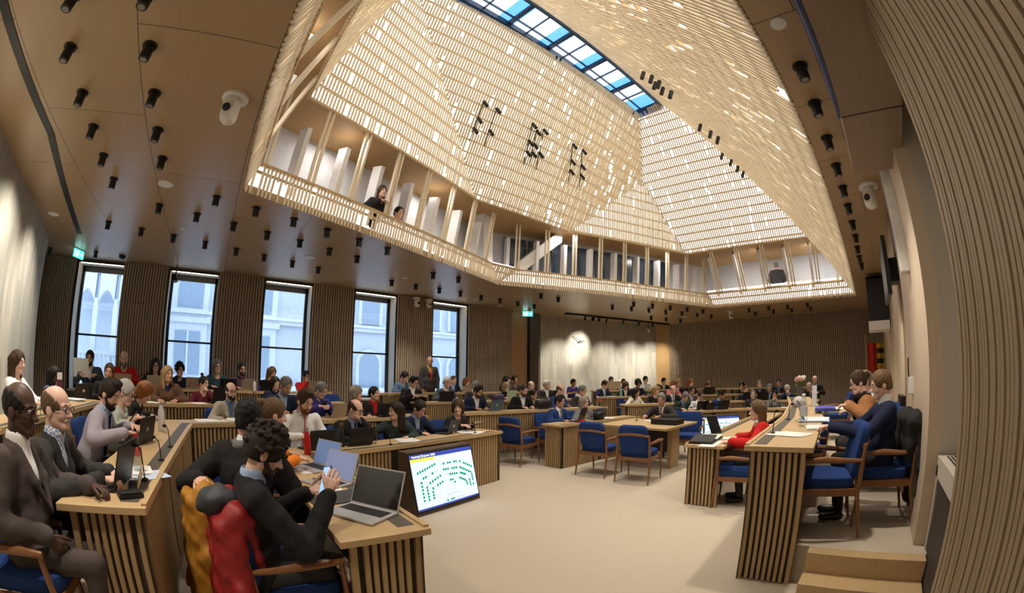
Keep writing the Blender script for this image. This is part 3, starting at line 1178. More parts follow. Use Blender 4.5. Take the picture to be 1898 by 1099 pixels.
def display(label, loc, rz, tilt, Wd, Hd):
    """local: screen faces -y, bottom edge along x at z = .035, leaning back by tilt"""
    t = thing('floor_display', label, 'display', loc, rz)
    th = R(tilt)
    u = Vector((1, 0, 0))
    v = Vector((0, math.sin(th), math.cos(th)))
    n = Vector((0, -math.cos(th), math.sin(th)))
    o = Vector((-Wd / 2, 0, .05))
    m = MB()
    top = o + v * (Hd + .03)
    bot = o - v * .05
    a0, b0 = bot.copy(), top.copy()
    back = top.y + .02
    m.add([(-Wd / 2 - .02, a0.y, 0), (-Wd / 2 - .02, a0.y, a0.z), (-Wd / 2 - .02, b0.y, b0.z), (-Wd / 2 - .02, back + .13, b0.z), (-Wd / 2 - .02, back + .13, 0),
           (Wd / 2 + .02, a0.y, 0), (Wd / 2 + .02, a0.y, a0.z), (Wd / 2 + .02, b0.y, b0.z), (Wd / 2 + .02, back + .13, b0.z), (Wd / 2 + .02, back + .13, 0)],
          [(0, 1, 2, 3, 4), (9, 8, 7, 6, 5), (0, 5, 6, 1), (1, 6, 7, 2), (2, 7, 8, 3), (3, 8, 9, 4), (4, 9, 5, 0)])
    m.build('cabinet', material('display_cabinet', (.10, .07, .045), .6, kind='woodz'), t)
    m = MB()
    m.obox(o - u * .012 - v * .012 - n * .002, u * (Wd + .024), v * (Hd + .024), n * .012)
    m.build('bezel', M_blackpl, t)

    def quad(mb_, x0, y0, x1, y1, e):
        mb_.obox(o + u * (x0 * Wd) + v * (y0 * Hd) + n * e, u * ((x1 - x0) * Wd), v * ((y1 - y0) * Hd), n * .0006)
    m = MB()
    quad(m, .005, .01, .995, .99, .0102)
    s = m.build('screen', M_screen, t)
    m = MB()
    quad(m, .005, .915, .995, .99, .0112)
    m.build('header_bar', M_scrblue, s)
    m = MB()
    quad(m, .005, .01, .995, .04, .0112)
    m.build('footer_bar', M_scrblue, s)
    m = MB()
    quad(m, .005, .865, .36, .915, .0112)
    m.build('title_bar', M_scryel, s)
    for flag, mt, nm in ((True, M_dotg, 'green_dots'), (False, M_dotp, 'lilac_dots')):
        m = MB()
        for x, y, g in PLAN:
            if g == flag:
                c = o + u * (x * Wd) + v * (y * .86 * Hd + .02) + n * .0112
                r = .0155 if g else .011
                vs = [c + u * (r * math.cos(a)) + v * (r * math.sin(a)) for a in [2 * PI * k / 12 for k in range(12)]]
                m.add(vs, [tuple(range(12))])
        m.build(nm, mt, s)
    Mt = Matrix((u, v, n)).transposed().to_4x4()
    Mt.translation = o + u * (.03 * Wd) + v * (.935 * Hd) + n * .0125
    text_mesh('Vendredi 20 janvier 2023', .036, M_txtw, s, 'lettering', Mt)
    Mt = Mt.copy()
    Mt.translation = o + u * (.08 * Wd) + v * (.880 * Hd) + n * .0125
    text_mesh('Résultat du scrutin', .024, M_txtd, s, 'lettering', Mt)
    return t


display('large tilted floor display before the front desk, vote plan with green dots', DSP1[0], DSP1[1], DSP1[2], DSP1[3], DSP1[4])
display('far tilted floor display glimpsed past the red blazer, same green-dotted vote plan', (9.0, 3.25, 0), R(-44), 20, 1.13, .64)
# where everybody sits, and how they look
PEOPLE = [
    {'label': 'bald dark-skinned man in taupe suit and white shirt, nearest on the left', 'x': -1.023, 'y': 2.148, 'z': 0.15, 'rz': -1.631, 'sc': 1.003, 'row': 'L2', 'lean': 0, 'yaw': -4, 'pitch': 4, 'h': 'bald', 'hc': 'black', 'sk': 'd', 'tc': 'taupe', 'shc': 'white', 'g': 1, 'fat': 1.15, 'trc': 'taupe', 'pose': ((0.3, -0.02, 0.72), (0.17, 0.2, 0.645), (-0.28, 0.12, 0.76), (-0.16, 0.37, 0.8)), 'fdR': (-0.25, 0.6, -0.7), 'bkR': (0.9, 0.2, 0.5), 'curl': 30},
    {'label': 'older man with white moustache, glasses and blue checked shirt under a dark jacket', 'x': -1.039, 'y': 2.558, 'z': 0.15, 'rz': -1.631, 'sc': 0.989, 'row': 'L2', 'lean': 10, 'yaw': -8, 'pitch': 2, 'h': 'bald', 'hc': 'light', 'sk': 'p', 'tc': 'char', 'shc': 'check', 'g': 1, 'mo': 'white', 'fat': 1.2, 'pose': ((0.31, 0.16, 0.76), (0.16, 0.45, 0.82), (-0.29, 0.16, 0.76), (-0.1, 0.44, 0.8)), 'curl': 35},
    {'label': 'dark-bearded man in pale lilac blazer looking down at his hands', 'x': -1.152, 'y': 3.994, 'z': 0.15, 'rz': -1.631, 'sc': 1.032, 'row': 'L2', 'lean': 22, 'yaw': -18, 'pitch': 24, 'h': 'quiff', 'hc': 'dark', 'sk': 'p', 'tc': 'lilac', 'shc': 'sky', 'b': 'dark', 'tie': 'navy', 'pose': ((0.32, 0.2, 0.78), (0.12, 0.44, 0.82), (-0.29, 0.2, 0.76), (-0.02, 0.46, 0.86))},
    {'label': 'white-haired person with glasses in sage green top, beside the lilac blazer', 'x': -1.055, 'y': 4.543, 'z': 0.15, 'rz': -1.631, 'sc': 1.001, 'row': 'L2', 'lean': 18, 'yaw': -10, 'pitch': 18, 'h': 'short', 'hc': 'white', 'sk': 'p', 'top': 'sweater', 'tc': 'sage', 'g': 1, 'pose': 'phone', 'rolled': 1},
    {'label': 'ginger-haired woman in black cardigan bent over her desk', 'x': -1.091, 'y': 5.675, 'z': 0.15, 'rz': -1.631, 'sc': 0.992, 'row': 'L2', 'lean': 26, 'yaw': -5, 'pitch': 34, 'h': 'bob', 'hc': 'ginger', 'sk': 'p', 'top': 'sweater', 'tc': 'black', 'f': 1},
    {'label': 'bald bearded man in light grey blazer and denim shirt facing the camera', 'x': 0.373, 'y': 6.202, 'z': 0.15, 'rz': -2.928, 'sc': 0.971, 'row': 'L2', 'yaw': 12, 'pitch': 4, 'h': 'bald', 'hc': 'dark', 'sk': 'p', 'tc': 'beige', 'shc': 'denim', 'b': 'dark', 'g': 1, 'pose': 'rest', 'lean': 12},
    {'label': 'grey-haired man in navy suit looking down, behind the white shirt man', 'x': 1.19, 'y': 6.525, 'z': 0.15, 'rz': -2.928, 'sc': 1.071, 'row': 'L2', 'yaw': 14, 'pitch': 26, 'h': 'short', 'hc': 'grey', 'sk': 'm', 'tc': 'navy', 'shc': 'sky', 'b': 'grey', 'lean': 16},
    {'label': 'grey-haired man in bright purple shirt looking at his phone', 'x': 1.788, 'y': 6.615, 'z': 0.15, 'rz': -2.974, 'sc': 1.015, 'row': 'L2', 'yaw': 24, 'pitch': 24, 'h': 'short', 'hc': 'grey', 'sk': 'p', 'top': 'shirt', 'tc': 'purple', 'pose': 'phone', 'lean': 16},
    {'label': 'blonde short-haired woman in wine red top with red scarf', 'x': 2.432, 'y': 6.596, 'z': 0.15, 'rz': -2.974, 'sc': 0.959, 'row': 'L2', 'yaw': 40, 'pitch': 2, 'h': 'bob', 'hc': 'ash', 'sk': 'p', 'top': 'sweater', 'tc': 'plum', 'f': 1, 'scarf': 'red', 'lean': 12},
    {'label': 'dark-haired man in black jacket over red shirt, looking aside', 'x': 2.764, 'y': 6.618, 'z': 0.15, 'rz': -2.974, 'sc': 0.954, 'row': 'L2', 'yaw': 22, 'pitch': -2, 'h': 'short', 'hc': 'dark', 'sk': 'l', 'tc': 'black', 'shc': 'red', 'pose': 'rest', 'lean': 12},
    {'label': 'brown-haired bearded man in white shirt and pink tie at his laptop', 'x': 1.123, 'y': 4.959, 'z': 0.0, 'rz': -2.915, 'sc': 1.091, 'row': 'L1', 'yaw': 6, 'pitch': 22, 'h': 'quiff', 'hc': 'brown', 'sk': 'p', 'top': 'shirt', 'tc': 'white', 'tie': 'pink', 'b': 'rust', 'lean': 14, 'fat': 1.2},
    {'label': 'bald man in dark suit with glasses, hand over his mouth', 'x': 1.793, 'y': 5.091, 'z': 0.0, 'rz': -2.915, 'sc': 0.995, 'row': 'L1', 'yaw': 26, 'pitch': 14, 'h': 'bald', 'hc': 'brown', 'sk': 'p', 'tc': 'black', 'shc': 'sky', 'g': 1, 'pose': 'chinl', 'tie': 'navy', 'lean': 16},
    {'label': 'woman with very long dark hair and dark green top, turned away', 'x': 2.515, 'y': 5.184, 'z': 0.0, 'rz': -3.438, 'sc': 0.975, 'row': 'L1', 'yaw': -60, 'pitch': 4, 'h': 'long', 'hc': 'dark', 'sk': 'l', 'top': 'sweater', 'tc': 'green', 'f': 1, 'lean': 22, 'pose': 'reach'},
    {'label': 'dark-haired man in navy suit looking down beside the long-haired woman', 'x': 2.856, 'y': 5.399, 'z': 0.0, 'rz': -2.915, 'sc': 0.979, 'row': 'L1', 'yaw': 6, 'pitch': 30, 'h': 'short', 'hc': 'dark', 'sk': 'l', 'tc': 'navy', 'shc': 'sky', 'lean': 16, 'fat': 1.15, 'pose': ((0.3, 0.16, 0.78), (0.12, 0.4, 0.8), (-0.3, 0.2, 0.78), (-0.38, 0.44, 0.81))},
    {'label': 'brown bob-haired woman in black top turning to her neighbour', 'x': 3.59, 'y': 5.422, 'z': 0.0, 'rz': -2.915, 'sc': 0.96, 'row': 'L1', 'yaw': -52, 'pitch': 6, 'h': 'bob', 'hc': 'brown', 'sk': 'p', 'top': 'blouse', 'tc': 'black', 'f': 1, 'lean': 16, 'pose': 'read'},
    {'label': 'curly-haired bearded man in black suit photographing with his phone', 'x': 0.228, 'y': 2.19, 'z': 0.0, 'rz': -1.536, 'sc': 1.005, 'row': 'L1', 'lean': 1, 'yaw': -4, 'pitch': 30, 'h': 'curly', 'hc': 'dark', 'sk': 'p', 'tc': 'black', 'shc': 'sky', 'b': 'brown', 'pose': ((0.26, 0.21, 0.7), (0.13, 0.39, 0.93), (-0.24, 0.14, 0.74), (-0.05, 0.33, 0.9)), 'fdR': (-0.15, 0.35, 0.9), 'bkR': (0.8, -0.45, 0.35), 'fdL': (0.35, 0.75, 0.35), 'bkL': (-0.6, -0.2, -0.6), 'curl': 26, 'knee': 0.34},
    {'label': 'man in black jacket and grey scarf twisted towards the window', 'x': 0.262, 'y': 2.746, 'z': 0.0, 'rz': -0.628, 'sc': 1.075, 'row': 'L1', 'yaw': 20, 'pitch': 8, 'h': 'short', 'hc': 'black', 'sk': 'l', 'top': 'coat', 'tc': 'black', 'scarf': 'grey', 'lean': 4, 'pose': ((0.24, 0.12, 0.76), (0.1, 0.36, 0.8), (-0.36, -0.12, 0.76), (-0.2, -0.22, 0.84))},
    {'label': 'woman in orange top with brown hair tied up, in profile', 'x': 0.358, 'y': 3.523, 'z': 0.0, 'rz': -1.501, 'sc': 1.072, 'row': 'L1', 'yaw': 6, 'pitch': 10, 'h': 'pony', 'hc': 'light', 'sk': 'p', 'top': 'sweater', 'tc': 'orange', 'f': 1, 'lean': 20, 'scarf': 'orange'},
    {'label': 'woman with very long brown hair and white top by the stone wall', 'x': -2.406, 'y': 5.087, 'z': 0.28, 'rz': -1.641, 'sc': 1.03, 'row': 'L3', 'yaw': -8, 'pitch': 0, 'h': 'long', 'hc': 'brown', 'sk': 'p', 'top': 'sweater', 'tc': 'white', 'f': 1, 'lean': 0, 'pose': 'rest'},
    {'label': 'dark-skinned woman with braided hair and grey top near the left corner', 'x': -2.454, 'y': 6.33, 'z': 0.28, 'rz': -1.641, 'sc': 0.92, 'row': 'L3', 'yaw': -10, 'pitch': 10, 'h': 'braid', 'hc': 'black', 'sk': 'd', 'top': 'sweater', 'tc': 'slate', 'f': 1, 'pose': 'chin', 'lean': 12},
    {'label': 'brown-haired man leaning sideways behind the lilac blazer', 'x': -1.596, 'y': 6.975, 'z': 0.28, 'rz': -2.895, 'sc': 0.997, 'row': 'L3', 'yaw': -6, 'pitch': 4, 'roll': -12, 'h': 'short', 'hc': 'brown', 'sk': 'm', 'top': 'sweater', 'tc': 'black', 'lean': 12},
    {'label': 'blonde long-haired woman in brown jacket facing the room', 'x': -0.615, 'y': 7.193, 'z': 0.28, 'rz': -2.895, 'sc': 1.003, 'row': 'L3', 'yaw': 18, 'pitch': -2, 'h': 'long', 'hc': 'blonde', 'sk': 'm', 'top': 'coat', 'tc': 'brown', 'shc': 'navy', 'f': 1, 'pose': 'rest', 'lean': 12},
    {'label': 'dark-haired woman with topknot and red top, chin on hand', 'x': -0.017, 'y': 7.344, 'z': 0.28, 'rz': -2.855, 'sc': 0.903, 'row': 'L3', 'yaw': 30, 'pitch': 2, 'h': 'topbun', 'hc': 'dark', 'sk': 'l', 'top': 'sweater', 'tc': 'wine', 'f': 1, 'pose': 'chinl', 'lean': 12},
    {'label': 'dark-haired woman in navy coat looking up, beside the navy suit', 'x': 1.282, 'y': 7.693, 'z': 0.28, 'rz': -2.855, 'sc': 0.932, 'row': 'L3', 'yaw': 10, 'pitch': -8, 'h': 'bob', 'hc': 'dark', 'sk': 'p', 'top': 'coat', 'tc': 'navy', 'shc': 'black', 'f': 1, 'lean': 12},
    {'label': 'dark-bearded man in blue-grey blazer holding a white document', 'x': -2.269, 'y': 8.366, 'z': 0.42, 'rz': -2.986, 'sc': 1.037, 'row': 'L4', 'yaw': -4, 'pitch': 10, 'h': 'short', 'hc': 'dark', 'sk': 'm', 'tc': 'slate', 'shc': 'white', 'b': 'dark', 'pose': 'read', 'lean': 12},
    {'label': 'grey-bearded man in bright red sweater behind a laptop', 'x': -1.595, 'y': 8.486, 'z': 0.42, 'rz': -2.986, 'sc': 1.067, 'row': 'L4', 'yaw': 4, 'pitch': 12, 'h': 'bald', 'hc': 'ash', 'sk': 'p', 'top': 'sweater', 'tc': 'red', 'b': 'grey', 'longb': 1, 'lean': 12},
    {'label': 'woman with wavy dark hair and glasses, wearing black', 'x': -0.967, 'y': 8.546, 'z': 0.42, 'rz': -2.986, 'sc': 0.991, 'row': 'L4', 'yaw': 8, 'pitch': 6, 'h': 'wavy', 'hc': 'dark', 'sk': 'p', 'top': 'sweater', 'tc': 'black', 'f': 1, 'g': 1, 'lean': 12},
    {'label': 'person with curly black hair resting mouth on hand by second window', 'x': -0.486, 'y': 8.622, 'z': 0.42, 'rz': -2.986, 'sc': 0.945, 'row': 'L4', 'yaw': 12, 'pitch': 8, 'h': 'curly', 'hc': 'black', 'sk': 'l', 'top': 'sweater', 'tc': 'navy', 'pose': 'chin', 'lean': 12},
    {'label': 'grey-haired woman with glasses in teal top', 'x': 0.272, 'y': 8.702, 'z': 0.42, 'rz': -3.012, 'sc': 1.022, 'row': 'L4', 'yaw': 6, 'pitch': 0, 'h': 'wavy', 'hc': 'grey', 'sk': 'p', 'top': 'blouse', 'tc': 'teal', 'f': 1, 'g': 1, 'lean': 12},
    {'label': 'balding man with glasses in plum checked shirt', 'x': 0.78, 'y': 8.781, 'z': 0.42, 'rz': -3.012, 'sc': 1.003, 'row': 'L4', 'yaw': 8, 'pitch': 4, 'h': 'short', 'hc': 'dark', 'sk': 'm', 'top': 'shirt', 'tc': 'plum', 'g': 1, 'b': 'dark', 'lean': 12},
    {'label': 'long-haired woman with yellow scarf before the third window', 'x': 1.408, 'y': 8.925, 'z': 0.42, 'rz': -2.922, 'sc': 0.966, 'row': 'L4', 'yaw': 14, 'pitch': 14, 'h': 'long', 'hc': 'light', 'sk': 'm', 'top': 'sweater', 'tc': 'purple', 'f': 1, 'scarf': 'gold', 'lean': 12},
    {'label': 'dark-haired man with red jacket and raised hand behind a gold laptop', 'x': 2.185, 'y': 9.086, 'z': 0.42, 'rz': -2.922, 'sc': 0.928, 'row': 'L4', 'yaw': 6, 'pitch': 12, 'h': 'short', 'hc': 'black', 'sk': 't', 'top': 'sweater', 'tc': 'red', 'pose': 'chin', 'lean': 12},
    {'label': 'bearded man in dark suit and open white shirt at a blue-grey laptop', 'x': 5.086, 'y': 6.889, 'z': 0.15, 'rz': 3.001, 'sc': 0.998, 'row': 'B1', 'yaw': 14, 'pitch': 22, 'h': 'quiff', 'hc': 'dark', 'sk': 'm', 'tc': 'navy', 'shc': 'white', 'b': 'brown', 'lean': 18},
    {'label': 'shaven-headed man in black suit and white shirt, middle block', 'x': 6.184, 'y': 6.68, 'z': 0.15, 'rz': 2.894, 'sc': 0.995, 'row': 'B1', 'yaw': 10, 'pitch': 20, 'h': 'buzz', 'hc': 'brown', 'sk': 'p', 'tc': 'black', 'shc': 'white', 'b': 'brown', 'lean': 14},
    {'label': 'dark-haired woman with glasses in patterned top by a black bag', 'x': 6.463, 'y': 6.598, 'z': 0.15, 'rz': 2.894, 'sc': 0.891, 'row': 'B1', 'yaw': 34, 'pitch': 6, 'h': 'bun', 'hc': 'dark', 'sk': 'l', 'top': 'blouse', 'tc': 'plum', 'f': 1, 'g': 1, 'lean': 6},
    {'label': 'fair balding man in navy suit turned to the right, arms folded', 'x': 7.023, 'y': 6.408, 'z': 0.15, 'rz': 3.138, 'sc': 0.982, 'row': 'B1', 'yaw': 24, 'pitch': 14, 'h': 'bald', 'hc': 'light', 'sk': 'p', 'tc': 'blue', 'shc': 'white', 'fat': 1.2, 'pose': 'cross', 'lean': 12},
    {'label': 'grey-haired man with glasses and dark suit behind the long-haired lady', 'x': 7.647, 'y': 6.249, 'z': 0.15, 'rz': 2.894, 'sc': 0.967, 'row': 'B1', 'yaw': 30, 'pitch': 12, 'h': 'short', 'hc': 'grey', 'sk': 'p', 'tc': 'char', 'shc': 'white', 'g': 1, 'lean': 12},
    {'label': 'man with glasses in black blazer reading a sheet, open white shirt', 'x': 4.23, 'y': 7.952, 'z': 0.28, 'rz': -3.103, 'sc': 1.003, 'row': 'B2', 'yaw': 14, 'pitch': 20, 'h': 'quiff', 'hc': 'black', 'sk': 'l', 'tc': 'black', 'shc': 'white', 'g': 1, 'lean': 8, 'pose': 'read'},
    {'label': 'white-haired man in blue-grey suit below the window at right', 'x': 5.09, 'y': 7.998, 'z': 0.28, 'rz': -3.103, 'sc': 1.004, 'row': 'B2', 'yaw': 16, 'pitch': 14, 'h': 'short', 'hc': 'white', 'sk': 'p', 'tc': 'slate', 'shc': 'cream', 'lean': 12},
    {'label': 'grey-haired man in dark suit hidden behind the bearded man', 'x': 5.859, 'y': 7.909, 'z': 0.28, 'rz': 2.925, 'sc': 0.933, 'row': 'B2', 'yaw': 30, 'pitch': 14, 'h': 'short', 'hc': 'grey', 'sk': 'p', 'tc': 'char', 'shc': 'white', 'lean': 12},
    {'label': 'blonde woman in violet top holding a pale green sheet', 'x': 6.633, 'y': 7.723, 'z': 0.28, 'rz': 2.894, 'sc': 0.904, 'row': 'B2', 'yaw': 12, 'pitch': 10, 'h': 'bob', 'hc': 'blonde', 'sk': 'p', 'top': 'sweater', 'tc': 'purple', 'f': 1, 'scarf': 'black', 'pose': 'read', 'lean': 12},
    {'label': 'bald elderly man behind the shaven-headed man', 'x': 7.292, 'y': 7.546, 'z': 0.28, 'rz': 2.894, 'sc': 0.934, 'row': 'B2', 'yaw': 14, 'pitch': 6, 'h': 'bald', 'hc': 'grey', 'sk': 'p', 'tc': 'char', 'shc': 'white', 'lean': 12},
    {'label': 'white-haired man in dark suit behind a black laptop, by stone wall', 'x': 7.731, 'y': 7.43, 'z': 0.28, 'rz': 2.894, 'sc': 0.954, 'row': 'B2', 'yaw': 18, 'pitch': 4, 'h': 'short', 'hc': 'white', 'sk': 'p', 'tc': 'char', 'shc': 'white', 'lean': 12},
    {'label': 'person with black bowl haircut, blue vest and white sleeves', 'x': 4.593, 'y': 9.119, 'z': 0.42, 'rz': -2.998, 'sc': 0.972, 'row': 'B3', 'yaw': 10, 'pitch': 18, 'h': 'bowl', 'hc': 'black', 'sk': 'l', 'top': 'sweater', 'tc': 'denim', 'lean': 12},
    {'label': 'man half hidden behind the white-haired man under the window', 'x': 5.987, 'y': 9.041, 'z': 0.42, 'rz': 3.058, 'sc': 0.913, 'row': 'B3', 'yaw': 18, 'pitch': 8, 'h': 'buzz', 'hc': 'light', 'sk': 'p', 'tc': 'navy', 'shc': 'sky', 'lean': 12},
    {'label': 'ginger-haired woman raising a hand, beside the window reveal', 'x': 6.381, 'y': 9.009, 'z': 0.42, 'rz': 3.058, 'sc': 0.875, 'row': 'B3', 'yaw': 20, 'pitch': 10, 'h': 'bob', 'hc': 'ginger', 'sk': 'p', 'top': 'sweater', 'tc': 'beige', 'f': 1, 'pose': 'chinl', 'lean': 12},
    {'label': 'dark-haired woman leaning her cheek on one bare hand', 'x': 7.597, 'y': 8.809, 'z': 0.42, 'rz': 2.93, 'sc': 0.917, 'row': 'B3', 'yaw': 30, 'pitch': 6, 'h': 'wavy', 'hc': 'dark', 'sk': 'l', 'top': 'sweater', 'tc': 'black', 'f': 1, 'pose': 'head', 'lean': 12},
    {'label': 'dark-skinned man leaning back with hand behind his head', 'x': 7.865, 'y': 8.753, 'z': 0.42, 'rz': 2.93, 'sc': 0.933, 'row': 'B3', 'yaw': 14, 'pitch': 2, 'roll': 12, 'h': 'short', 'hc': 'black', 'sk': 't', 'top': 'sweater', 'tc': 'char', 'pose': 'head', 'lean': 12},
    {'label': 'balding man in blue short-sleeved shirt with arms folded', 'x': 9.831, 'y': 8.309, 'z': 0.42, 'rz': 2.93, 'sc': 0.862, 'row': 'B3', 'yaw': 24, 'pitch': 2, 'h': 'short', 'hc': 'dark', 'sk': 't', 'top': 'tee', 'tc': 'purple', 'pose': 'cross', 'lean': 12},
    {'label': 'bald man in dark suit and red tie standing beside the last window', 'x': 5.234, 'y': 8.844, 'z': 0.42, 'rz': 3.002, 'sc': 0.944, 'row': '', 'yaw': -20, 'pitch': 6, 'h': 'none', 'hc': 'grey', 'sk': 't', 'tc': 'char', 'shc': 'gold', 'tie': 'red', 'fat': 1.25, 'stand': 1, 'pose': 'stand', 'lean': 0},
    {'label': 'balding man with glasses and blue tie at the broad end panel', 'x': 9.738, 'y': 7.121, 'z': 0.28, 'rz': 2.927, 'sc': 0.945, 'row': 'R3', 'yaw': 20, 'pitch': 18, 'h': 'short', 'hc': 'dark', 'sk': 'p', 'tc': 'navy', 'shc': 'white', 'tie': 'sky', 'g': 1, 'pose': 'reach', 'lean': 12},
    {'label': 'brown-haired woman in black suit next to a turquoise bottle', 'x': 10.346, 'y': 6.717, 'z': 0.28, 'rz': 2.404, 'sc': 0.907, 'row': 'R3', 'yaw': 8, 'pitch': 20, 'h': 'bob', 'hc': 'brown', 'sk': 'p', 'top': 'suit', 'tc': 'black', 'shc': 'white', 'f': 1, 'lean': 12},
    {'label': 'dark curly-haired person bowed behind the white blouse', 'x': 10.629, 'y': 6.483, 'z': 0.28, 'rz': 2.404, 'sc': 0.955, 'row': 'R3', 'yaw': 10, 'pitch': 22, 'h': 'curly', 'hc': 'black', 'sk': 't', 'top': 'sweater', 'tc': 'navy', 'lean': 12},
    {'label': 'brown-haired person half hidden behind the blonde woman in black', 'x': 11.048, 'y': 6.032, 'z': 0.28, 'rz': 2.404, 'sc': 0.843, 'row': 'R3', 'yaw': 16, 'pitch': 14, 'h': 'short', 'hc': 'brown', 'sk': 'm', 'top': 'sweater', 'tc': 'grey', 'lean': 12},
    {'label': 'bearded man reading an open newspaper', 'x': 10.999, 'y': 7.689, 'z': 0.42, 'rz': 2.435, 'sc': 0.915, 'row': 'R4', 'yaw': 6, 'pitch': 12, 'h': 'short', 'hc': 'dark', 'sk': 't', 'tc': 'black', 'shc': 'white', 'b': 'dark', 'tie': 'wine', 'pose': 'read', 'lean': 12},
    {'label': 'brown-haired man beside the newspaper reader', 'x': 11.301, 'y': 7.418, 'z': 0.42, 'rz': 2.435, 'sc': 0.86, 'row': 'R4', 'yaw': 6, 'pitch': 12, 'h': 'short', 'hc': 'brown', 'sk': 'm', 'tc': 'char', 'shc': 'white', 'lean': 12},
    {'label': 'man in white shirt and dark tie with glasses by the screen wall', 'x': 11.853, 'y': 6.938, 'z': 0.42, 'rz': 2.435, 'sc': 0.92, 'row': 'R4', 'yaw': 24, 'pitch': 8, 'h': 'short', 'hc': 'dark', 'sk': 'p', 'top': 'shirt', 'tc': 'white', 'tie': 'navy', 'g': 1, 'lean': 12},
    {'label': 'dark-haired man in dark suit at the oak wall return', 'x': 12.33, 'y': 6.521, 'z': 0.42, 'rz': 2.435, 'sc': 0.874, 'row': 'R4', 'yaw': 26, 'pitch': 8, 'h': 'short', 'hc': 'black', 'sk': 'p', 'tc': 'black', 'shc': 'white', 'tie': 'wine', 'lean': 12},
    {'label': 'ginger-haired woman in pink top with raised hands', 'x': 11.4, 'y': 5.709, 'z': 0.28, 'rz': 2.404, 'sc': 0.909, 'row': 'R3', 'yaw': 18, 'pitch': 10, 'h': 'bob', 'hc': 'rust', 'sk': 'p', 'top': 'sweater', 'tc': 'pink', 'f': 1, 'pose': 'chin', 'lean': 12},
    {'label': 'blonde woman beside the woman in pink', 'x': 11.677, 'y': 5.701, 'z': 0.28, 'rz': 2.404, 'sc': 0.955, 'row': 'R3', 'yaw': 24, 'pitch': 8, 'h': 'bob', 'hc': 'blonde', 'sk': 'p', 'top': 'sweater', 'tc': 'black', 'f': 1, 'lean': 12},
    {'label': 'long ginger-haired woman in black before the slatted wall', 'x': 11.819, 'y': 5.329, 'z': 0.28, 'rz': 2.404, 'sc': 0.951, 'row': 'R3', 'yaw': 14, 'pitch': 8, 'h': 'long', 'hc': 'ginger', 'sk': 'p', 'top': 'sweater', 'tc': 'black', 'f': 1, 'lean': 12},
    {'label': 'brown-haired woman looking down over a laptop by the slatted wall', 'x': 12.178, 'y': 4.875, 'z': 0.28, 'rz': 2.103, 'sc': 0.896, 'row': 'R3', 'yaw': 30, 'pitch': 26, 'h': 'pony', 'hc': 'light', 'sk': 'l', 'top': 'sweater', 'tc': 'navy', 'f': 1, 'pose': 'chinl', 'lean': 12},
    {'label': 'woman in white blouse with long dark hair at the desk end', 'x': 9.318, 'y': 5.783, 'z': 0.15, 'rz': 2.782, 'sc': 0.901, 'row': 'R2', 'yaw': 34, 'pitch': 6, 'h': 'long', 'hc': 'dark', 'sk': 'm', 'top': 'blouse', 'tc': 'cream', 'f': 1, 'pose': 'reach', 'lean': 12},
    {'label': 'blonde woman in black dress beside the white blouse', 'x': 9.769, 'y': 5.419, 'z': 0.15, 'rz': 2.433, 'sc': 0.928, 'row': 'R2', 'yaw': 30, 'pitch': 6, 'h': 'bob', 'hc': 'blonde', 'sk': 'p', 'top': 'blouse', 'tc': 'black', 'f': 1, 'lean': 12},
    {'label': 'bald elderly man in black suit and tie behind the red-tie speaker', 'x': 10.151, 'y': 5.106, 'z': 0.15, 'rz': 2.433, 'sc': 0.933, 'row': 'R2', 'yaw': 12, 'pitch': 8, 'h': 'bald', 'hc': 'grey', 'sk': 'p', 'tc': 'black', 'shc': 'white', 'tie': 'slate', 'lean': 12},
    {'label': 'man with glasses in brown jacket and pale shirt', 'x': 10.57, 'y': 4.749, 'z': 0.15, 'rz': 2.433, 'sc': 0.903, 'row': 'R2', 'yaw': 16, 'pitch': 10, 'h': 'short', 'hc': 'dark', 'sk': 'm', 'tc': 'brown', 'shc': 'sky', 'g': 1, 'lean': 12},
    {'label': 'grey-haired man in dark green suit writing, head bowed', 'x': 9.76, 'y': 4.638, 'z': 0.0, 'rz': 2.423, 'sc': 0.981, 'row': 'R1', 'yaw': 8, 'pitch': 34, 'h': 'short', 'hc': 'grey', 'sk': 'p', 'tc': 'green', 'shc': 'sky', 'tie': 'navy', 'lean': 24},
    {'label': 'man in crisp white shirt with glasses at a tablet', 'x': 9.982, 'y': 4.273, 'z': 0.0, 'rz': 2.423, 'sc': 0.962, 'row': 'R1', 'yaw': 10, 'pitch': 18, 'h': 'short', 'hc': 'brown', 'sk': 'p', 'top': 'shirt', 'tc': 'white', 'g': 1, 'lean': 16},
    {'label': 'young dark-haired man in blue suit between two laptops', 'x': 10.423, 'y': 3.875, 'z': 0.0, 'rz': 2.423, 'sc': 0.97, 'row': 'R1', 'yaw': 34, 'pitch': 18, 'h': 'quiff', 'hc': 'black', 'sk': 'm', 'tc': 'blue', 'shc': 'sky', 'lean': 16, 'tie': 'wine'},
    {'label': 'bald man with white beard behind the red blazer', 'x': 10.964, 'y': 3.043, 'z': 0.0, 'rz': 1.745, 'sc': 0.938, 'row': 'R1', 'yaw': 4, 'pitch': 6, 'h': 'buzz', 'hc': 'grey', 'sk': 'p', 'tc': 'char', 'shc': 'grey', 'b': 'white', 'lean': 12},
    {'label': 'dark-haired man in grey tweed, fist at his mouth', 'x': 11.116, 'y': 2.49, 'z': 0.0, 'rz': 1.745, 'sc': 0.912, 'row': 'R1', 'yaw': -4, 'pitch': 8, 'h': 'short', 'hc': 'black', 'sk': 'm', 'tc': 'grey', 'shc': 'white', 'tie': 'slate', 'pose': 'chin', 'lean': 6},
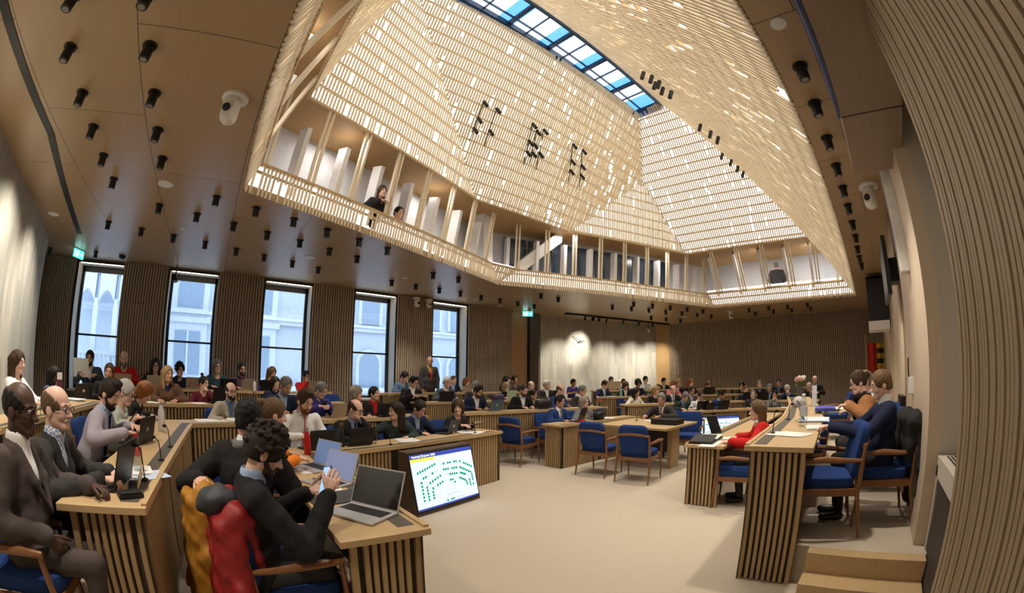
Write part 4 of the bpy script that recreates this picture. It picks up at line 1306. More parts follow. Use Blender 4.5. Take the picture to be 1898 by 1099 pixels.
    {'label': 'bald man hidden behind a laptop, second far row', 'x': 11.614, 'y': 3.487, 'z': 0.15, 'rz': 2.068, 'sc': 0.888, 'row': 'R2', 'yaw': 6, 'pitch': 14, 'h': 'buzz', 'hc': 'light', 'sk': 'p', 'tc': 'navy', 'shc': 'sky', 'lean': 12},
    {'label': 'grey-haired man in pale shirt and black waistcoat', 'x': 11.756, 'y': 2.772, 'z': 0.15, 'rz': 1.612, 'sc': 0.919, 'row': 'R2', 'yaw': 6, 'pitch': 6, 'h': 'short', 'hc': 'grey', 'sk': 'm', 'tc': 'black', 'shc': 'sky', 'lean': 12},
    {'label': 'white-haired man with glasses leaning on his elbow', 'x': 11.757, 'y': 2.235, 'z': 0.15, 'rz': 1.612, 'sc': 0.895, 'row': 'R2', 'yaw': -24, 'pitch': 8, 'roll': 14, 'h': 'short', 'hc': 'white', 'sk': 'p', 'tc': 'navy', 'shc': 'sky', 'g': 1, 'pose': 'chin', 'lean': 12},
    {'label': 'white-haired man in dark suit and pale tie, second far row', 'x': 11.827, 'y': 1.652, 'z': 0.15, 'rz': 1.612, 'sc': 0.936, 'row': 'R2', 'yaw': -8, 'pitch': 12, 'h': 'bald', 'hc': 'white', 'sk': 'p', 'tc': 'char', 'shc': 'white', 'tie': 'slate', 'lean': 12},
    {'label': 'dark-haired person holding a hand to the face by far wall', 'x': 12.566, 'y': 3.834, 'z': 0.28, 'rz': 1.621, 'sc': 0.853, 'row': 'R3', 'yaw': 6, 'pitch': 8, 'h': 'curly', 'hc': 'black', 'sk': 'm', 'top': 'sweater', 'tc': 'black', 'pose': 'chin', 'lean': 12},
    {'label': 'grey-haired man in black, left of the blue shirt man', 'x': 12.599, 'y': 3.277, 'z': 0.28, 'rz': 1.621, 'sc': 0.882, 'row': 'R3', 'yaw': 6, 'pitch': 8, 'h': 'short', 'hc': 'grey', 'sk': 'p', 'tc': 'black', 'shc': 'grey', 'lean': 12},
    {'label': 'dark-haired man in black jacket and blue shirt, back row', 'x': 12.642, 'y': 2.697, 'z': 0.28, 'rz': 1.621, 'sc': 0.921, 'row': 'R3', 'yaw': 4, 'pitch': 10, 'h': 'short', 'hc': 'black', 'sk': 'm', 'tc': 'black', 'shc': 'denim', 'lean': 12},
    {'label': 'grey-haired man with glasses in black, behind a grey tablet', 'x': 12.659, 'y': 2.139, 'z': 0.28, 'rz': 1.621, 'sc': 0.897, 'row': 'R3', 'yaw': 2, 'pitch': 8, 'h': 'short', 'hc': 'grey', 'sk': 'm', 'tc': 'black', 'shc': 'black', 'g': 1, 'lean': 12},
    {'label': 'tall white-haired man in black suit, last of the back row', 'x': 12.703, 'y': 1.6, 'z': 0.28, 'rz': 1.621, 'sc': 0.956, 'row': 'R3', 'yaw': -6, 'pitch': 10, 'h': 'bald', 'hc': 'white', 'sk': 'p', 'tc': 'black', 'shc': 'white', 'tie': 'slate', 'lean': 12},
    {'label': 'boyish man in royal blue suit and tie behind a black laptop', 'x': 5.928, 'y': 5.425, 'z': 0.0, 'rz': -3.142, 'sc': 0.963, 'row': 'I', 'yaw': 14, 'pitch': 4, 'h': 'quiff', 'hc': 'dark', 'sk': 'm', 'tc': 'blue', 'shc': 'white', 'tie': 'grey', 'g': 0, 'pose': 'type', 'lean': 12},
    {'label': 'lady with very long silver-blonde hair and glasses, grey jacket', 'x': 6.668, 'y': 5.354, 'z': 0.0, 'rz': 2.974, 'sc': 0.923, 'row': 'I', 'yaw': 18, 'pitch': -4, 'side': 4, 'h': 'long', 'hc': 'ash', 'sk': 'p', 'top': 'coat', 'tc': 'grey', 'shc': 'purple', 'f': 1, 'g': 1, 'pose': 'reach', 'scarf': 'gold', 'lean': 12},
    {'label': 'man in dark suit and crimson tie leaning on the table', 'x': 7.716, 'y': 3.955, 'z': 0.0, 'rz': 1.536, 'sc': 1.01, 'row': '', 'yaw': 16, 'pitch': 14, 'h': 'short', 'hc': 'grey', 'sk': 'm', 'tc': 'char', 'shc': 'white', 'tie': 'red', 'lean': 24, 'pose': ((0.33, 0.24, 0.77), (0.24, 0.46, 0.8), (-0.33, 0.24, 0.77), (-0.12, 0.46, 0.8))},
    {'label': 'woman in red blazer with long light-brown hair, seen from behind', 'x': 5.294, 'y': 1.236, 'z': 0.0, 'rz': 0.384, 'sc': 0.986, 'row': 'S', 'yaw': 14, 'pitch': 4, 'h': 'long', 'hc': 'light', 'sk': 'p', 'top': 'coat', 'tc': 'red', 'shc': 'white', 'f': 1, 'lean': 16, 'pose': ((0.26, 0.18, 0.77), (0.1, 0.42, 0.8), (-0.3, 0.26, 0.76), (-0.22, 0.52, 0.79))},
    {'label': 'silver-haired woman in dark patterned jacket on her phone', 'x': 6.875, 'y': 0.963, 'z': 0.0, 'rz': 0.209, 'sc': 0.947, 'row': 'S', 'yaw': 30, 'pitch': 16, 'h': 'bob', 'hc': 'white', 'sk': 'p', 'top': 'coat', 'tc': 'char', 'f': 1, 'lean': 14, 'pose': 'phone'},
    {'label': 'man in navy sweater with white collar, seated alone at the rostrum', 'x': 4.009, 'y': -0.129, 'z': 0.3, 'rz': 0.175, 'sc': 0.984, 'row': 'RO', 'yaw': 4, 'pitch': 14, 'h': 'short', 'hc': 'light', 'sk': 'p', 'top': 'sweater', 'tc': 'navy', 'collar': 'white', 'lean': -5, 'pose': ((0.28, 0.18, 0.77), (0.1, 0.46, 0.8), (-0.27, 0.18, 0.77), (-0.03, 0.5, 0.81)), 'trc': 'black', 'fat': 1.1},
    {'label': 'woman in tan jacket with glasses and hair pinned up, at the rostrum', 'x': 4.988, 'y': -0.101, 'z': 0.3, 'rz': 0.14, 'sc': 1.007, 'row': 'RO', 'yaw': 6, 'pitch': 14, 'h': 'bun', 'hc': 'brown', 'sk': 'p', 'top': 'coat', 'tc': 'camel', 'shc': 'black', 'f': 1, 'g': 1, 'lean': 18, 'scarf': 'black', 'pose': 'phone'},
    {'label': 'grey-haired man in white shirt behind the woman in tan', 'x': 5.725, 'y': -0.092, 'z': 0.3, 'rz': 0.14, 'sc': 0.989, 'row': 'RO', 'yaw': 6, 'pitch': 10, 'h': 'short', 'hc': 'ash', 'sk': 'p', 'top': 'shirt', 'tc': 'white', 'lean': 10},
    {'label': 'woman with long dark hair leaning on the gallery rail with a phone', 'x': 2.244, 'y': 5.794, 'z': 3.349, 'rz': -2.758, 'sc': 0.85, 'row': '', 'yaw': -10, 'pitch': 4, 'h': 'long', 'hc': 'brown', 'sk': 'l', 'top': 'sweater', 'tc': 'black', 'f': 1, 'pose': 'phone', 'lean': 25, 'legs': 0},
    {'label': 'dark-haired person low behind the gallery rail, beside a white fin', 'x': 2.408, 'y': 6.104, 'z': 3.258, 'rz': -2.758, 'sc': 0.85, 'row': '', 'yaw': -10, 'pitch': 2, 'h': 'short', 'hc': 'black', 'sk': 'l', 'top': 'sweater', 'tc': 'sky', 'pose': 'rest', 'lean': 45, 'legs': 0},
    {'label': 'person in plum top bent over behind the gallery rail', 'x': 2.643, 'y': 6.186, 'z': 3.281, 'rz': -2.758, 'sc': 0.85, 'row': '', 'yaw': -10, 'pitch': 10, 'h': 'short', 'hc': 'black', 'sk': 'l', 'top': 'sweater', 'tc': 'plum', 'pose': 'rest', 'lean': 45, 'legs': 0},
    {'label': 'person in thick dark coat on the far gallery above the far wall', 'x': 12.178, 'y': 2.494, 'z': 3.572, 'rz': -1.396, 'sc': 0.9, 'row': '', 'yaw': 0, 'pitch': 12, 'h': 'short', 'hc': 'grey', 'sk': 'l', 'top': 'coat', 'tc': 'char', 'pose': 'lap', 'lean': 8, 'legs': 0},
]
# ================================================================= implicit-surface figures
def V3(*a):
    return np.array(a, dtype=np.float64)


def rotm(ax, deg):
    return np.array(Matrix.Rotation(R(deg), 3, ax))


def make_axis(lo, hi, res, dense):
    pts = [lo]
    while pts[-1] < hi:
        x = pts[-1]
        r = res
        for a, b, d in dense:
            if a - d <= x <= b + d:
                r = min(r, d)
            elif x < a - d and x + r > a - d:
                r = min(r, max(d, a - d - x))
        pts.append(x + r)
    return np.array(pts)


def cone(a, b, ra, rb, k=.02, op='u'):
    return ('c', V3(*a), V3(*b), ra, rb, k, op)


def ell(c, r, M=None, k=.02, op='u'):
    return ('e', V3(*c), V3(*r), M, None, k, op)


def plane(c, n):
    return ('p', V3(*c), V3(*n) / np.linalg.norm(n), None, None, 0, 'i')


def wob(amp, f, ph=0.0):
    return ('w', amp, f, ph, None, 0, 'n')


def sdf(prims, res, dense=((), (), ())):
    lo, hi = V3(9, 9, 9), V3(-9, -9, -9)
    bb = []
    for p in prims:
        if p[0] == 'c':
            r = max(p[3], p[4])
            a, b = np.minimum(p[1], p[2]) - r, np.maximum(p[1], p[2]) + r
        elif p[0] == 'e':
            r = p[2].max() if p[3] is not None else p[2]
            a, b = p[1] - r, p[1] + r
        else:
            bb.append(None)
            continue
        bb.append((a, b))
        if p[6] == 'u':
            lo, hi = np.minimum(lo, a), np.maximum(hi, b)
    mg = .03 + res
    ax = [make_axis(lo[i] - mg, hi[i] + mg, res, dense[i]) for i in range(3)]
    D = np.full([len(a) for a in ax], .06)
    for p, b in zip(prims, bb):
        op, k = p[6], p[5]
        if b is None:
            if p[0] == 'p':
                X = [ax[0][:, None, None], ax[1][None, :, None], ax[2][None, None, :]]
                d = sum((X[i] - p[1][i]) * p[2][i] for i in range(3))
                D = np.maximum(D, d)
            else:
                amp, f, ph = p[1], p[2], p[3]
                X = [np.sin(ax[i] * f * (1 + .13 * i) + ph + i) for i in range(3)]
                Y = [np.sin(ax[i] * f * 2.1 * (1 - .1 * i) + ph * 2 + 2 * i) for i in range(3)]
                D = D + amp * (X[0][:, None, None] * X[1][None, :, None] + X[1][None, :, None] * X[2][None, None, :] + .6 * Y[0][:, None, None] * Y[2][None, None, :] * Y[1][None, :, None])
            continue
        g = k + .055
        sl = []
        for i in range(3):
            i0 = np.searchsorted(ax[i], b[0][i] - g)
            i1 = np.searchsorted(ax[i], b[1][i] + g)
            sl.append(slice(max(0, i0), min(len(ax[i]), i1)))
        if any(s.stop <= s.start for s in sl):
            continue
        x, y, z = ax[0][sl[0]][:, None, None], ax[1][sl[1]][None, :, None], ax[2][sl[2]][None, None, :]
        if p[0] == 'c':
            a, bv = p[1], p[2]
            ba = bv - a
            L = max(1e-9, ba @ ba)
            t = np.clip(((x - a[0]) * ba[0] + (y - a[1]) * ba[1] + (z - a[2]) * ba[2]) / L, 0, 1)
            d = np.sqrt((x - a[0] - t * ba[0]) ** 2 + (y - a[1] - t * ba[1]) ** 2 + (z - a[2] - t * ba[2]) ** 2) - (p[3] + t * (p[4] - p[3]))
        else:
            q = [x - p[1][0], y - p[1][1], z - p[1][2]]
            if p[3] is not None:
                M = p[3]
                q = [M[0, i] * q[0] + M[1, i] * q[1] + M[2, i] * q[2] for i in range(3)]
            r = p[2]
            k0 = np.sqrt((q[0] / r[0]) ** 2 + (q[1] / r[1]) ** 2 + (q[2] / r[2]) ** 2)
            k1 = np.sqrt((q[0] / r[0] ** 2) ** 2 + (q[1] / r[1] ** 2) ** 2 + (q[2] / r[2] ** 2) ** 2) + 1e-9
            d = k0 * (k0 - 1) / k1
        S = D[sl[0], sl[1], sl[2]]
        if op == 'u':
            h = np.clip(.5 + .5 * (d - S) / k, 0, 1)
            S[...] = d * (1 - h) + S * h - k * h * (1 - h)
        else:
            d = -d
            h = np.clip(.5 - .5 * (d - S) / k, 0, 1)
            S[...] = d * (1 - h) + S * h + k * h * (1 - h)
    return D, ax


def nets(D, ax):
    s = D < 0
    c = s[:-1, :-1, :-1].astype(np.int8)
    for i, j, k in ((1, 0, 0), (0, 1, 0), (0, 0, 1), (1, 1, 0), (1, 0, 1), (0, 1, 1), (1, 1, 1)):
        c = c + s[i:s.shape[0] - 1 + i, j:s.shape[1] - 1 + j, k:s.shape[2] - 1 + k]
    act = (c > 0) & (c < 8)
    I = np.argwhere(act)
    if len(I) == 0:
        return np.zeros((0, 3)), np.zeros((0, 4), int)
    idx = np.full(act.shape, -1)
    idx[act] = np.arange(len(I))
    corner = [(i, j, k) for i in (0, 1) for j in (0, 1) for k in (0, 1)]
    val = {o: D[I[:, 0] + o[0], I[:, 1] + o[1], I[:, 2] + o[2]] for o in corner}
    pos = {o: np.stack([ax[m][I[:, m] + o[m]] for m in range(3)], 1) for o in corner}
    acc, cnt = np.zeros((len(I), 3)), np.zeros(len(I))
    for o in corner:
        for m in range(3):
            if o[m] == 0:
                q = tuple(1 if n == m else o[n] for n in range(3))
                a, b = val[o], val[q]
                cr = (a < 0) != (b < 0)
                t = np.where(cr, a / np.where(cr, a - b, 1), 0)
                acc += np.where(cr[:, None], pos[o] + (pos[q] - pos[o]) * t[:, None], 0)
                cnt += cr
    Vv = acc / cnt[:, None]
    F = []
    for m in range(3):
        u, w = (m + 1) % 3, (m + 2) % 3
        sh = [slice(None)] * 3
        sa, sb = [slice(None)] * 3, [slice(None)] * 3
        for n in (u, w):
            sa[n] = sb[n] = slice(1, -1)
        sa[m], sb[m] = slice(0, -1), slice(1, None)
        A_, B_ = s[tuple(sa)], s[tuple(sb)]
        E_ = np.argwhere(A_ != B_)
        if len(E_) == 0:
            continue
        fl = A_[tuple(E_.T)]
        e = E_.copy()
        e[:, u] += 1
        e[:, w] += 1

        def cell(du, dw):
            g = e.copy()
            g[:, u] += du
            g[:, w] += dw
            return idx[g[:, 0], g[:, 1], g[:, 2]]
        q = np.stack([cell(-1, -1), cell(0, -1), cell(0, 0), cell(-1, 0)], 1)
        q[~fl] = q[~fl][:, ::-1]
        F.append(q)
    return Vv, np.concatenate(F)


def sdf_obj(name, prims, res, m, parent, dense=((), (), ()), extra=None):
    Vv, F = nets(*sdf(prims, res, dense))
    if extra is not None and len(extra.v):
        n = len(Vv)
        ev = np.array([tuple(v) for v in extra.v])
        ef = np.array([f for f in extra.f if len(f) == 4]) + n
        Vv, F = np.concatenate([Vv, ev]), np.concatenate([F, ef])
    if len(F) == 0:
        return None
    return np_mesh(name, Vv, F, m, parent)


# ---------------------------------------------------------------- palette
SKIN = {'l': (.66, .40, .29), 'm': (.54, .31, .20), 't': (.40, .21, .125), 'd': (.075, .038, .025), 'p': (.72, .45, .35)}
CLR = dict(black=(.020, .019, .020), char=(.042, .040, .041), navy=(.016, .022, .055), blue=(.025, .05, .17), grey=(.17, .17, .175), taupe=(.085, .068, .064),
           lilac=(.40, .37, .43), white=(.86, .86, .86), sky=(.34, .46, .66), red=(.55, .018, .016), wine=(.13, .02, .035), pink=(.55, .18, .20),
           teal=(.03, .075, .095), purple=(.06, .05, .26), green=(.035, .055, .05), sage=(.50, .56, .49), brown=(.12, .065, .04), camel=(.42, .19, .08),
           orange=(.80, .22, .02), beige=(.40, .35, .28), plum=(.11, .055, .08), slate=(.07, .09, .12), gold=(.50, .33, .06), cream=(.72, .68, .58),
           rust=(.30, .09, .05), denim=(.10, .16, .27), check=(.22, .30, .55))
HAIR = dict(black=(.010, .008, .007), dark=(.025, .015, .010), brown=(.065, .035, .018), light=(.16, .095, .045), blonde=(.42, .27, .12), ginger=(.33, .12, .03),
            grey=(.22, .21, .20), white=(.62, .60, .57), ash=(.34, .29, .23), rust=(.22, .08, .03))


def cloth(c):
    if c == 'check':
        return material('cloth_check', CLR['check'], .85, kind='check', col2=(.75, .76, .80), scale=1)
    return material('cloth_' + c, CLR[c], .85, kind='cloth', amt=.09, spec=.15)


def hairm(c):
    return material('hair_' + c, HAIR[c], .6, kind='hair', amt=.25, spec=.25)


def skinm(c):
    return material('skin_' + c, SKIN[c], .5, amt=.06, spec=.35, scale=3)


M_eyew = material('eye_white', (.75, .73, .70), .3)
M_eyed = material('eye_dark', (.02, .014, .01), .2)
M_spec = material('spectacle_frame', (.03, .025, .022), .35)
M_shoe = material('shoe_black', (.015, .013, .012), .35)

# (elbow_R, wrist_R, elbow_L, wrist_L) around a seated figure, desk top at z = .75
POSE = dict(
    type=((.27, .12, .76), (.13, .37, .80), (-.27, .12, .76), (-.13, .37, .80)),
    rest=((.29, .14, .75), (.20, .40, .785), (-.29, .14, .75), (-.10, .40, .785)),
    fold=((.30, .22, .78), (-.02, .37, .80), (-.30, .22, .78), (.03, .34, .83)),
    chin=((.22, .30, .80), (.055, .245, 1.015), (-.29, .16, .76), (-.04, .38, .79)),
    chinl=((.29, .16, .76), (.04, .38, .79), (-.22, .30, .80), (-.055, .245, 1.015)),
    phone=((.24, .14, .78), (.075, .34, .90), (-.24, .14, .78), (-.075, .34, .90)),
    read=((.26, .14, .76), (.15, .37, .88), (-.26, .14, .76), (-.15, .37, .88)),
    cross=((.26, .16, .76), (-.08, .28, .80), (-.26, .16, .76), (.08, .30, .82)),
    lap=((.26, .02, .70), (.10, .24, .62), (-.26, .02, .70), (-.10, .24, .62)),
    reach=((.36, .20, .80), (.52, .42, .80), (-.28, .14, .76), (-.12, .38, .79)),
    head=((.26, .30, .86), (.13, .17, 1.10), (-.29, .16, .76), (-.04, .38, .79)),
    stand=((.235, .0, 1.14), (.215, .06, .90), (-.235, .0, 1.14), (-.215, .06, .90)),
    standdesk=((.25, .06, 1.12), (.17, .28, 1.0), (-.25, .06, 1.12), (-.17, .28, 1.0)),
)


def hand_tubes(m, W, d, b, side, curl, s=1.0, n=6, spread=.0, thumb=35):
    """four unequal bent fingers and a thumb; side +1 right hand, -1 left"""
    d = Vector(d).normalized()
    b = Vector(b)
    b = (b - d * b.dot(d)).normalized()
    sd = d.cross(b) * side                     # towards the little finger
    W = Vector(W)
    for i, (o_, L) in enumerate(((-.030, .070), (-.010, .079), (.011, .073), (.030, .057))):
        p = W + (d * (.082 - .006 * abs(i - 1)) + sd * o_) * s
        dd = (d + sd * (o_ * 3 * spread)).normalized()
        pts, rs = [p - d * .03 * s, p], [.0085 * s, .0092 * s]
        c = curl * (.8 + .12 * i)
        for j, f in enumerate((.46, .32, .22)):
            ax_ = dd.cross(b).normalized()
            dd = (Matrix.Rotation(-R(c), 3, ax_) @ dd).normalized()
            b2 = ax_.cross(dd)
            p = p + dd * L * f * s
            pts.append(p)
            rs.append((.0088, .0080, .0068)[j] * s)
        pts.append(p + dd * .006 * s)
        rs.append(.002 * s)
        m.tube(pts, rs, n, cap=False)
    p0 = W + (d * .028 - sd * .020) * s
    td = (d * math.cos(R(thumb)) - sd * math.sin(R(thumb)) - b * .25).normalized()
    p1 = p0 + td * .042 * s
    td2 = (td + d * .5 - b * .15).normalized()
    p2 = p1 + td2 * .032 * s
    m.tube([p0 - td * .01, p0, p1, p2, p2 + td2 * .02 * s, p2 + td2 * .026 * s], [.010 * s, .0125 * s, .0105 * s, .0095 * s, .007 * s, .002 * s], n, cap=False)


def person(q):
    g = q.get
    dist = math.hypot(q['x'], q['y'])
    lod = 0 if dist < 3.4 else (1 if dist < 6.2 else 2)
    rb, rh, rc_ = ((.012, .0055, .012), (.022, .009, .018), (.034, .0135, .026))[lod]
    t = thing('person', q['label'], 'person', (q['x'], q['y'], q['z']), q['rz'], sc=q['sc'], group=g('group'))
    st = g('stand', 0)
    fem = g('f', 0)
    hz = .93 if st else .50
    lean = g('lean', 12)
    a = V3(0, math.sin(R(lean)), math.cos(R(lean)))
    fw = V3(0, math.cos(R(lean)), -math.sin(R(lean)))
    tilt = g('side', 0)
    if tilt:
        a = rotm('Y', tilt) @ a
    Mt = rotm('X', -lean)
    pel = V3(0, 0, hz)
    bel, che, nb = pel + a * .15, pel + a * .33, pel + a * .495
    sw = .145 if fem else .165
    fat = g('fat', 1.0)
    S_ = {1: nb - a * .05 + V3(sw, 0, 0), -1: nb - a * .05 + V3(-sw, 0, 0)}
    hb = nb + a * .03 + V3(0, .025, .026)
    Mh = rotm('Z', g('yaw', 0)) @ rotm('X', -g('pitch', 8)) @ rotm('Y', g('roll', 0))

    def hp(x, y, z):
        return hb + Mh @ V3(x, y, z)
    ps = g('pose', 'type')
    eR, wR, eL, wL = [V3(*p) for p in (POSE[ps] if isinstance(ps, str) else ps)]
    dz = (0 if st else .0)
    arms = {1: (eR, wR), -1: (eL, wL)}
    # --- body: one continuous surface
    pr = [ell(pel, (.155, .115, .10), Mt), ell(bel, (.14 * fat, .10 * fat, .13), Mt), ell(che, (.15, .10, .165), Mt, k=.04),
          cone(S_[1], S_[-1], .05, .05, k=.04), cone(nb - a * .02, hp(0, -.01, .07), .056, .053, k=.03)]
    ex = MB()
    for s in (1, -1):
        e, w_ = arms[s]
        pr += [cone(S_[s], e, .045, .038, k=.03), cone(e, w_, .038, .026, k=.02)]
        fd = g('fdR' if s > 0 else 'fdL')
        bk = g('bkR' if s > 0 else 'bkL')
        cu = g('curl', 22)
        if fd is None:
            fd = (w_ - e) / np.linalg.norm(w_ - e)
            if ps in ('chin', 'chinl') and w_[2] > .95:
                fd = V3(-.6 * s, .1, .55)
            elif not st:
                fd = V3(fd[0] * .6 - .15 * s, fd[1], fd[2] * .3 - .08)
        fd = V3(*fd) / np.linalg.norm(fd)
        if bk is None:
            bk = V3(0, .5, .6) if ps in ('chin', 'chinl') and w_[2] > .95 else (V3(s * 1.0, .15, .1) if st and ps == 'stand' else V3(.25 * s, -.15, 1))
        b_ = Vector(bk)
        d_ = Vector(fd)
        b_ = (b_ - d_ * b_.dot(d_)).normalized()
        sd = np.array(d_.cross(b_)) * s
        for o_ in (-.026, 0.0, .026):
            pr.append(cone(w_, w_ + fd * .078 + sd * o_, .016, .0125, k=.008))
        hand_tubes(ex, w_, fd, bk, s, cu if ps not in ('chin', 'chinl') or w_[2] < .95 else 48, n=8 if lod == 0 else 6)
    neckband = len(pr)
    hd = []
    fm = .94 if fem else 1.0
    hd += [ell(hp(0, -.004, .138), (.0745 * fm, .095, .091), Mh, k=.02), ell(hp(0, .028, .078), (.0575 * fm, .063, .084), Mh, k=.03),
           ell(hp(0, .064, .016), (.030 * fm, .028, .021), Mh, k=.02)]
    for s in (1, -1):
        hd += [cone(hp(.046 * s * fm, .0, .055), hp(.02 * s, .066, .016), .019, .016, k=.02), ell(hp(.034 * s, .062, .076), (.021, .019, .02), Mh, k=.02),
               cone(hp(.042 * s, .077, .131), hp(.006 * s, .091, .127), .0095, .0085, k=.012),
               ell(hp(.0315 * s, .101, .113), (.0155, .0145, .0105), Mh, k=.008, op='s')]
    hd += [cone(hp(0, .087, .116), hp(0, .112, .078), .0075, .0125, k=.012), ell(hp(.011, .101, .074), (.009, .009, .007), Mh, k=.008), ell(hp(-.011, .101, .074), (.009, .009, .007), Mh, k=.008),
           ell(hp(0, .0885, .048), (.0215, .010, .0058), Mh, k=.006), ell(hp(0, .0875, .037), (.0185, .0105, .0062), Mh, k=.006)]
    for s in (1, -1):
        hd.append(ell(hp(.0755 * s * fm, -.006, .096), (.0085, .021, .031), Mh @ rotm('X', 12), k=.006))
    hc = hp(0, 0, .11)
    dn = [[(hc[i] - .125, hc[i] + .125, rh)] for i in range(3)]
    if lod == 0:
        for s in (1, -1):
            w_ = arms[s][1]
            for i in range(3):
                dn[i].append((w_[i] - .06, w_[i] + .10 if i == 1 else w_[i] + .07, .0075))
    else:
        for s in (1, -1):
            w_ = arms[s][1]
            for i in range(3):
                dn[i].append((w_[i] - .04, w_[i] + .05, rh * 1.25))
    sdf_obj('body', pr + hd, rb, skinm(g('sk', 'l')), t, dn, ex)
    # --- eyes, brows, spectacles
    hcol = g('hc', 'brown')
    for s in (1, -1):
        c = hp(.0315 * s, .0805, .113)
        c2 = hp(.0315 * s, .0895, .112)
        m2 = MB().lathe([(.006 * math.sin(PI * k / 6), -.006 * math.cos(PI * k / 6)) for k in range(1, 6)], c2, 8)
        if lod < 2:
            eo = MB().lathe([(.0122 * math.sin(PI * k / 8), -.0122 * math.cos(PI * k / 8)) for k in range(1, 8)], c, 10).build('eye', M_eyew, t, smooth=True)
            m2.build('pupil', M_eyed, eo, smooth=True)
        else:
            m2.build('eye', M_eyed, t, smooth=True)
        MB().tube([hp(.050 * s, .077, .130), hp(.034 * s, .089, .137), hp(.014 * s, .098, .133)], [.002, .0042, .0036], 6).build('eyebrow', hairm(hcol if hcol not in ('white',) else 'grey'), t)
    if g('g'):
        m = MB()
        r = .0017 if lod == 0 else .0026
        for s in (1, -1):
            m.tube([hp(.032 * s + .0225 * math.cos(2 * PI * k / 14), .106, .110 + .0175 * math.sin(2 * PI * k / 14)) for k in range(15)], r, 6)
            m.tube([hp(.0545 * s, .105, .115), hp(.074 * s, .05, .113), hp(.08 * s, -.01, .112)], r, 6)
        m.tube([hp(-.010, .106, .114), hp(0, .110, .117), hp(.010, .106, .114)], r, 6)
        m.build('spectacles', M_spec, t)
    if g('b'):
        bc = g('b')
        pb = [ell(hp(0, .040, .030), (.058 * fm, .054, .042), Mh), ell(hp(0, .066, .010), (.036, .032, .028), Mh, k=.02)]
        for s in (1, -1):
            pb.append(cone(hp(.060 * s, .01, .085), hp(.045 * s, .045, .035), .016, .018, k=.02))
            pb.append(cone(hp(.005 * s, .098, .0605), hp(.026 * s, .086, .050), .0075, .006, k=.006))
        if lod == 0:
            pb.append(wob(.0012, 210))
        pb += [ell(hp(0, .094, .042), (.019, .016, .0085), Mh, k=.004, op='s')]
        if g('longb'):
            pb.insert(1, cone(hp(0, .062, .01), hp(0, .065, -.045), .034, .02, k=.02))
        sdf_obj('beard', pb, rh, hairm(bc), t)
    elif g('mo'):
        pb = []
        for s in (1, -1):
            pb.append(cone(hp(.003 * s, .103, .0605), hp(.028 * s, .087, .050), .009, .006, k=.004))
        sdf_obj('moustache', pb, rh * .8, hairm(g('mo')), t)
    # --- hair
    hs = g('h', 'short')
    if hs != 'none':
        gr = dict(short=.011, bald=.006, buzz=.004, long=.017, bob=.022, bun=.011, pony=.010, curly=.022, topbun=.011, bowl=.018, quiff=.012, braid=.018, wavy=.024)[hs]
        ph = [ell(hp(0, -.006, .140), (.0745 * fm + gr, .095 + gr, .091 + gr), Mh)]
        if hs in ('short', 'quiff', 'buzz', 'curly', 'bowl'):
            ph.append(ell(hp(0, -.055, .075), (.062 + gr * .5, .045 + gr * .3, .06), Mh, k=.03))
        if hs == 'quiff':
            ph.append(ell(hp(0, .045, .225), (.055, .05, .026), Mh, k=.03))
        if hs == 'curly':
            ph.append(ell(hp(.0, .045, .21), (.06, .045, .035), Mh, k=.02))
            rr = random.Random(5)
            for _ in range(170 if lod == 0 else 60):
                th, fi = rr.uniform(0, 2 * PI), rr.uniform(.0, .62 * PI)
                dx_ = (math.sin(fi) * math.cos(th), math.sin(fi) * math.sin(th), math.cos(fi))
                c_ = V3(dx_[0] * .098, -.006 + dx_[1] * .118, .142 + dx_[2] * .115) * rr.uniform(.97, 1.06)
                r_ = rr.uniform(.010, .019) if lod == 0 else .02
                ph.append(ell(hp(*c_), (r_, r_, r_ * .8), Mh, k=.004))
        elif hs in ('long', 'wavy', 'bob', 'braid'):
            zl = {'long': -.16, 'wavy': -.10, 'bob': .02, 'braid': -.06}[hs]
            wd = .034 if hs in ('wavy', 'bob') else .027
            for s in (1, -1):
                ph.append(cone(hp(.066 * s, -.01, .15), hp(.076 * s, .0, zl + .03), wd, wd * .85, k=.03))
                ph.append(cone(hp(.05 * s, -.06, .14), hp(.055 * s, -.06, zl), .048, .04, k=.03))
            ph.append(cone(hp(0, -.07, .13), hp(0, -.075, zl - .02), .058, .042, k=.03))
            ph.append(wob(.002 if hs != 'wavy' else .005, 60))
        elif lod < 2:
            ph.append(wob(.0022, 120))
        # face opening and nape
        ph.append(ell(hp(0, .125, .055), (.069, .100, .136 if hs in ('short', 'quiff', 'buzz', 'curly', 'pony', 'bun', 'topbun') else .128 if hs not in ('bowl', 'bob') else .105), Mh, k=.012, op='s'))
        if hs in ('short', 'quiff', 'buzz', 'curly', 'bowl', 'bald'):
            ph.append(ell(hp(0, .07, .02), (.15, .085, .075), Mh, k=.01, op='s'))
            ph.append(ell(hp(0, -.02, -.03), (.15, .15, .085), Mh, k=.012, op='s'))
            for s in (1, -1):
                ph.append(ell(hp(.088 * s, .0, .088), (.022, .026, .036), Mh, k=.006, op='s'))
        elif hs in ('bun', 'pony', 'topbun'):
            ph.append(ell(hp(0, .06, -.01), (.15, .10, .10), Mh, k=.01, op='s'))
            for s in (1, -1):
                ph.append(ell(hp(.09 * s, .0, .088), (.024, .026, .036), Mh, k=.006, op='s'))
        if hs == 'bald':
            ph.append(ell(hp(0, .055, .215), (.074, .135, .105), Mh, k=.012, op='s'))
        if hs == 'bun':
            ph.append(ell(hp(0, -.112, .165), (.04, .034, .04), Mh, k=.01))
        if hs == 'topbun':
            ph.append(ell(hp(0, -.05, .262), (.034, .034, .032), Mh, k=.01))
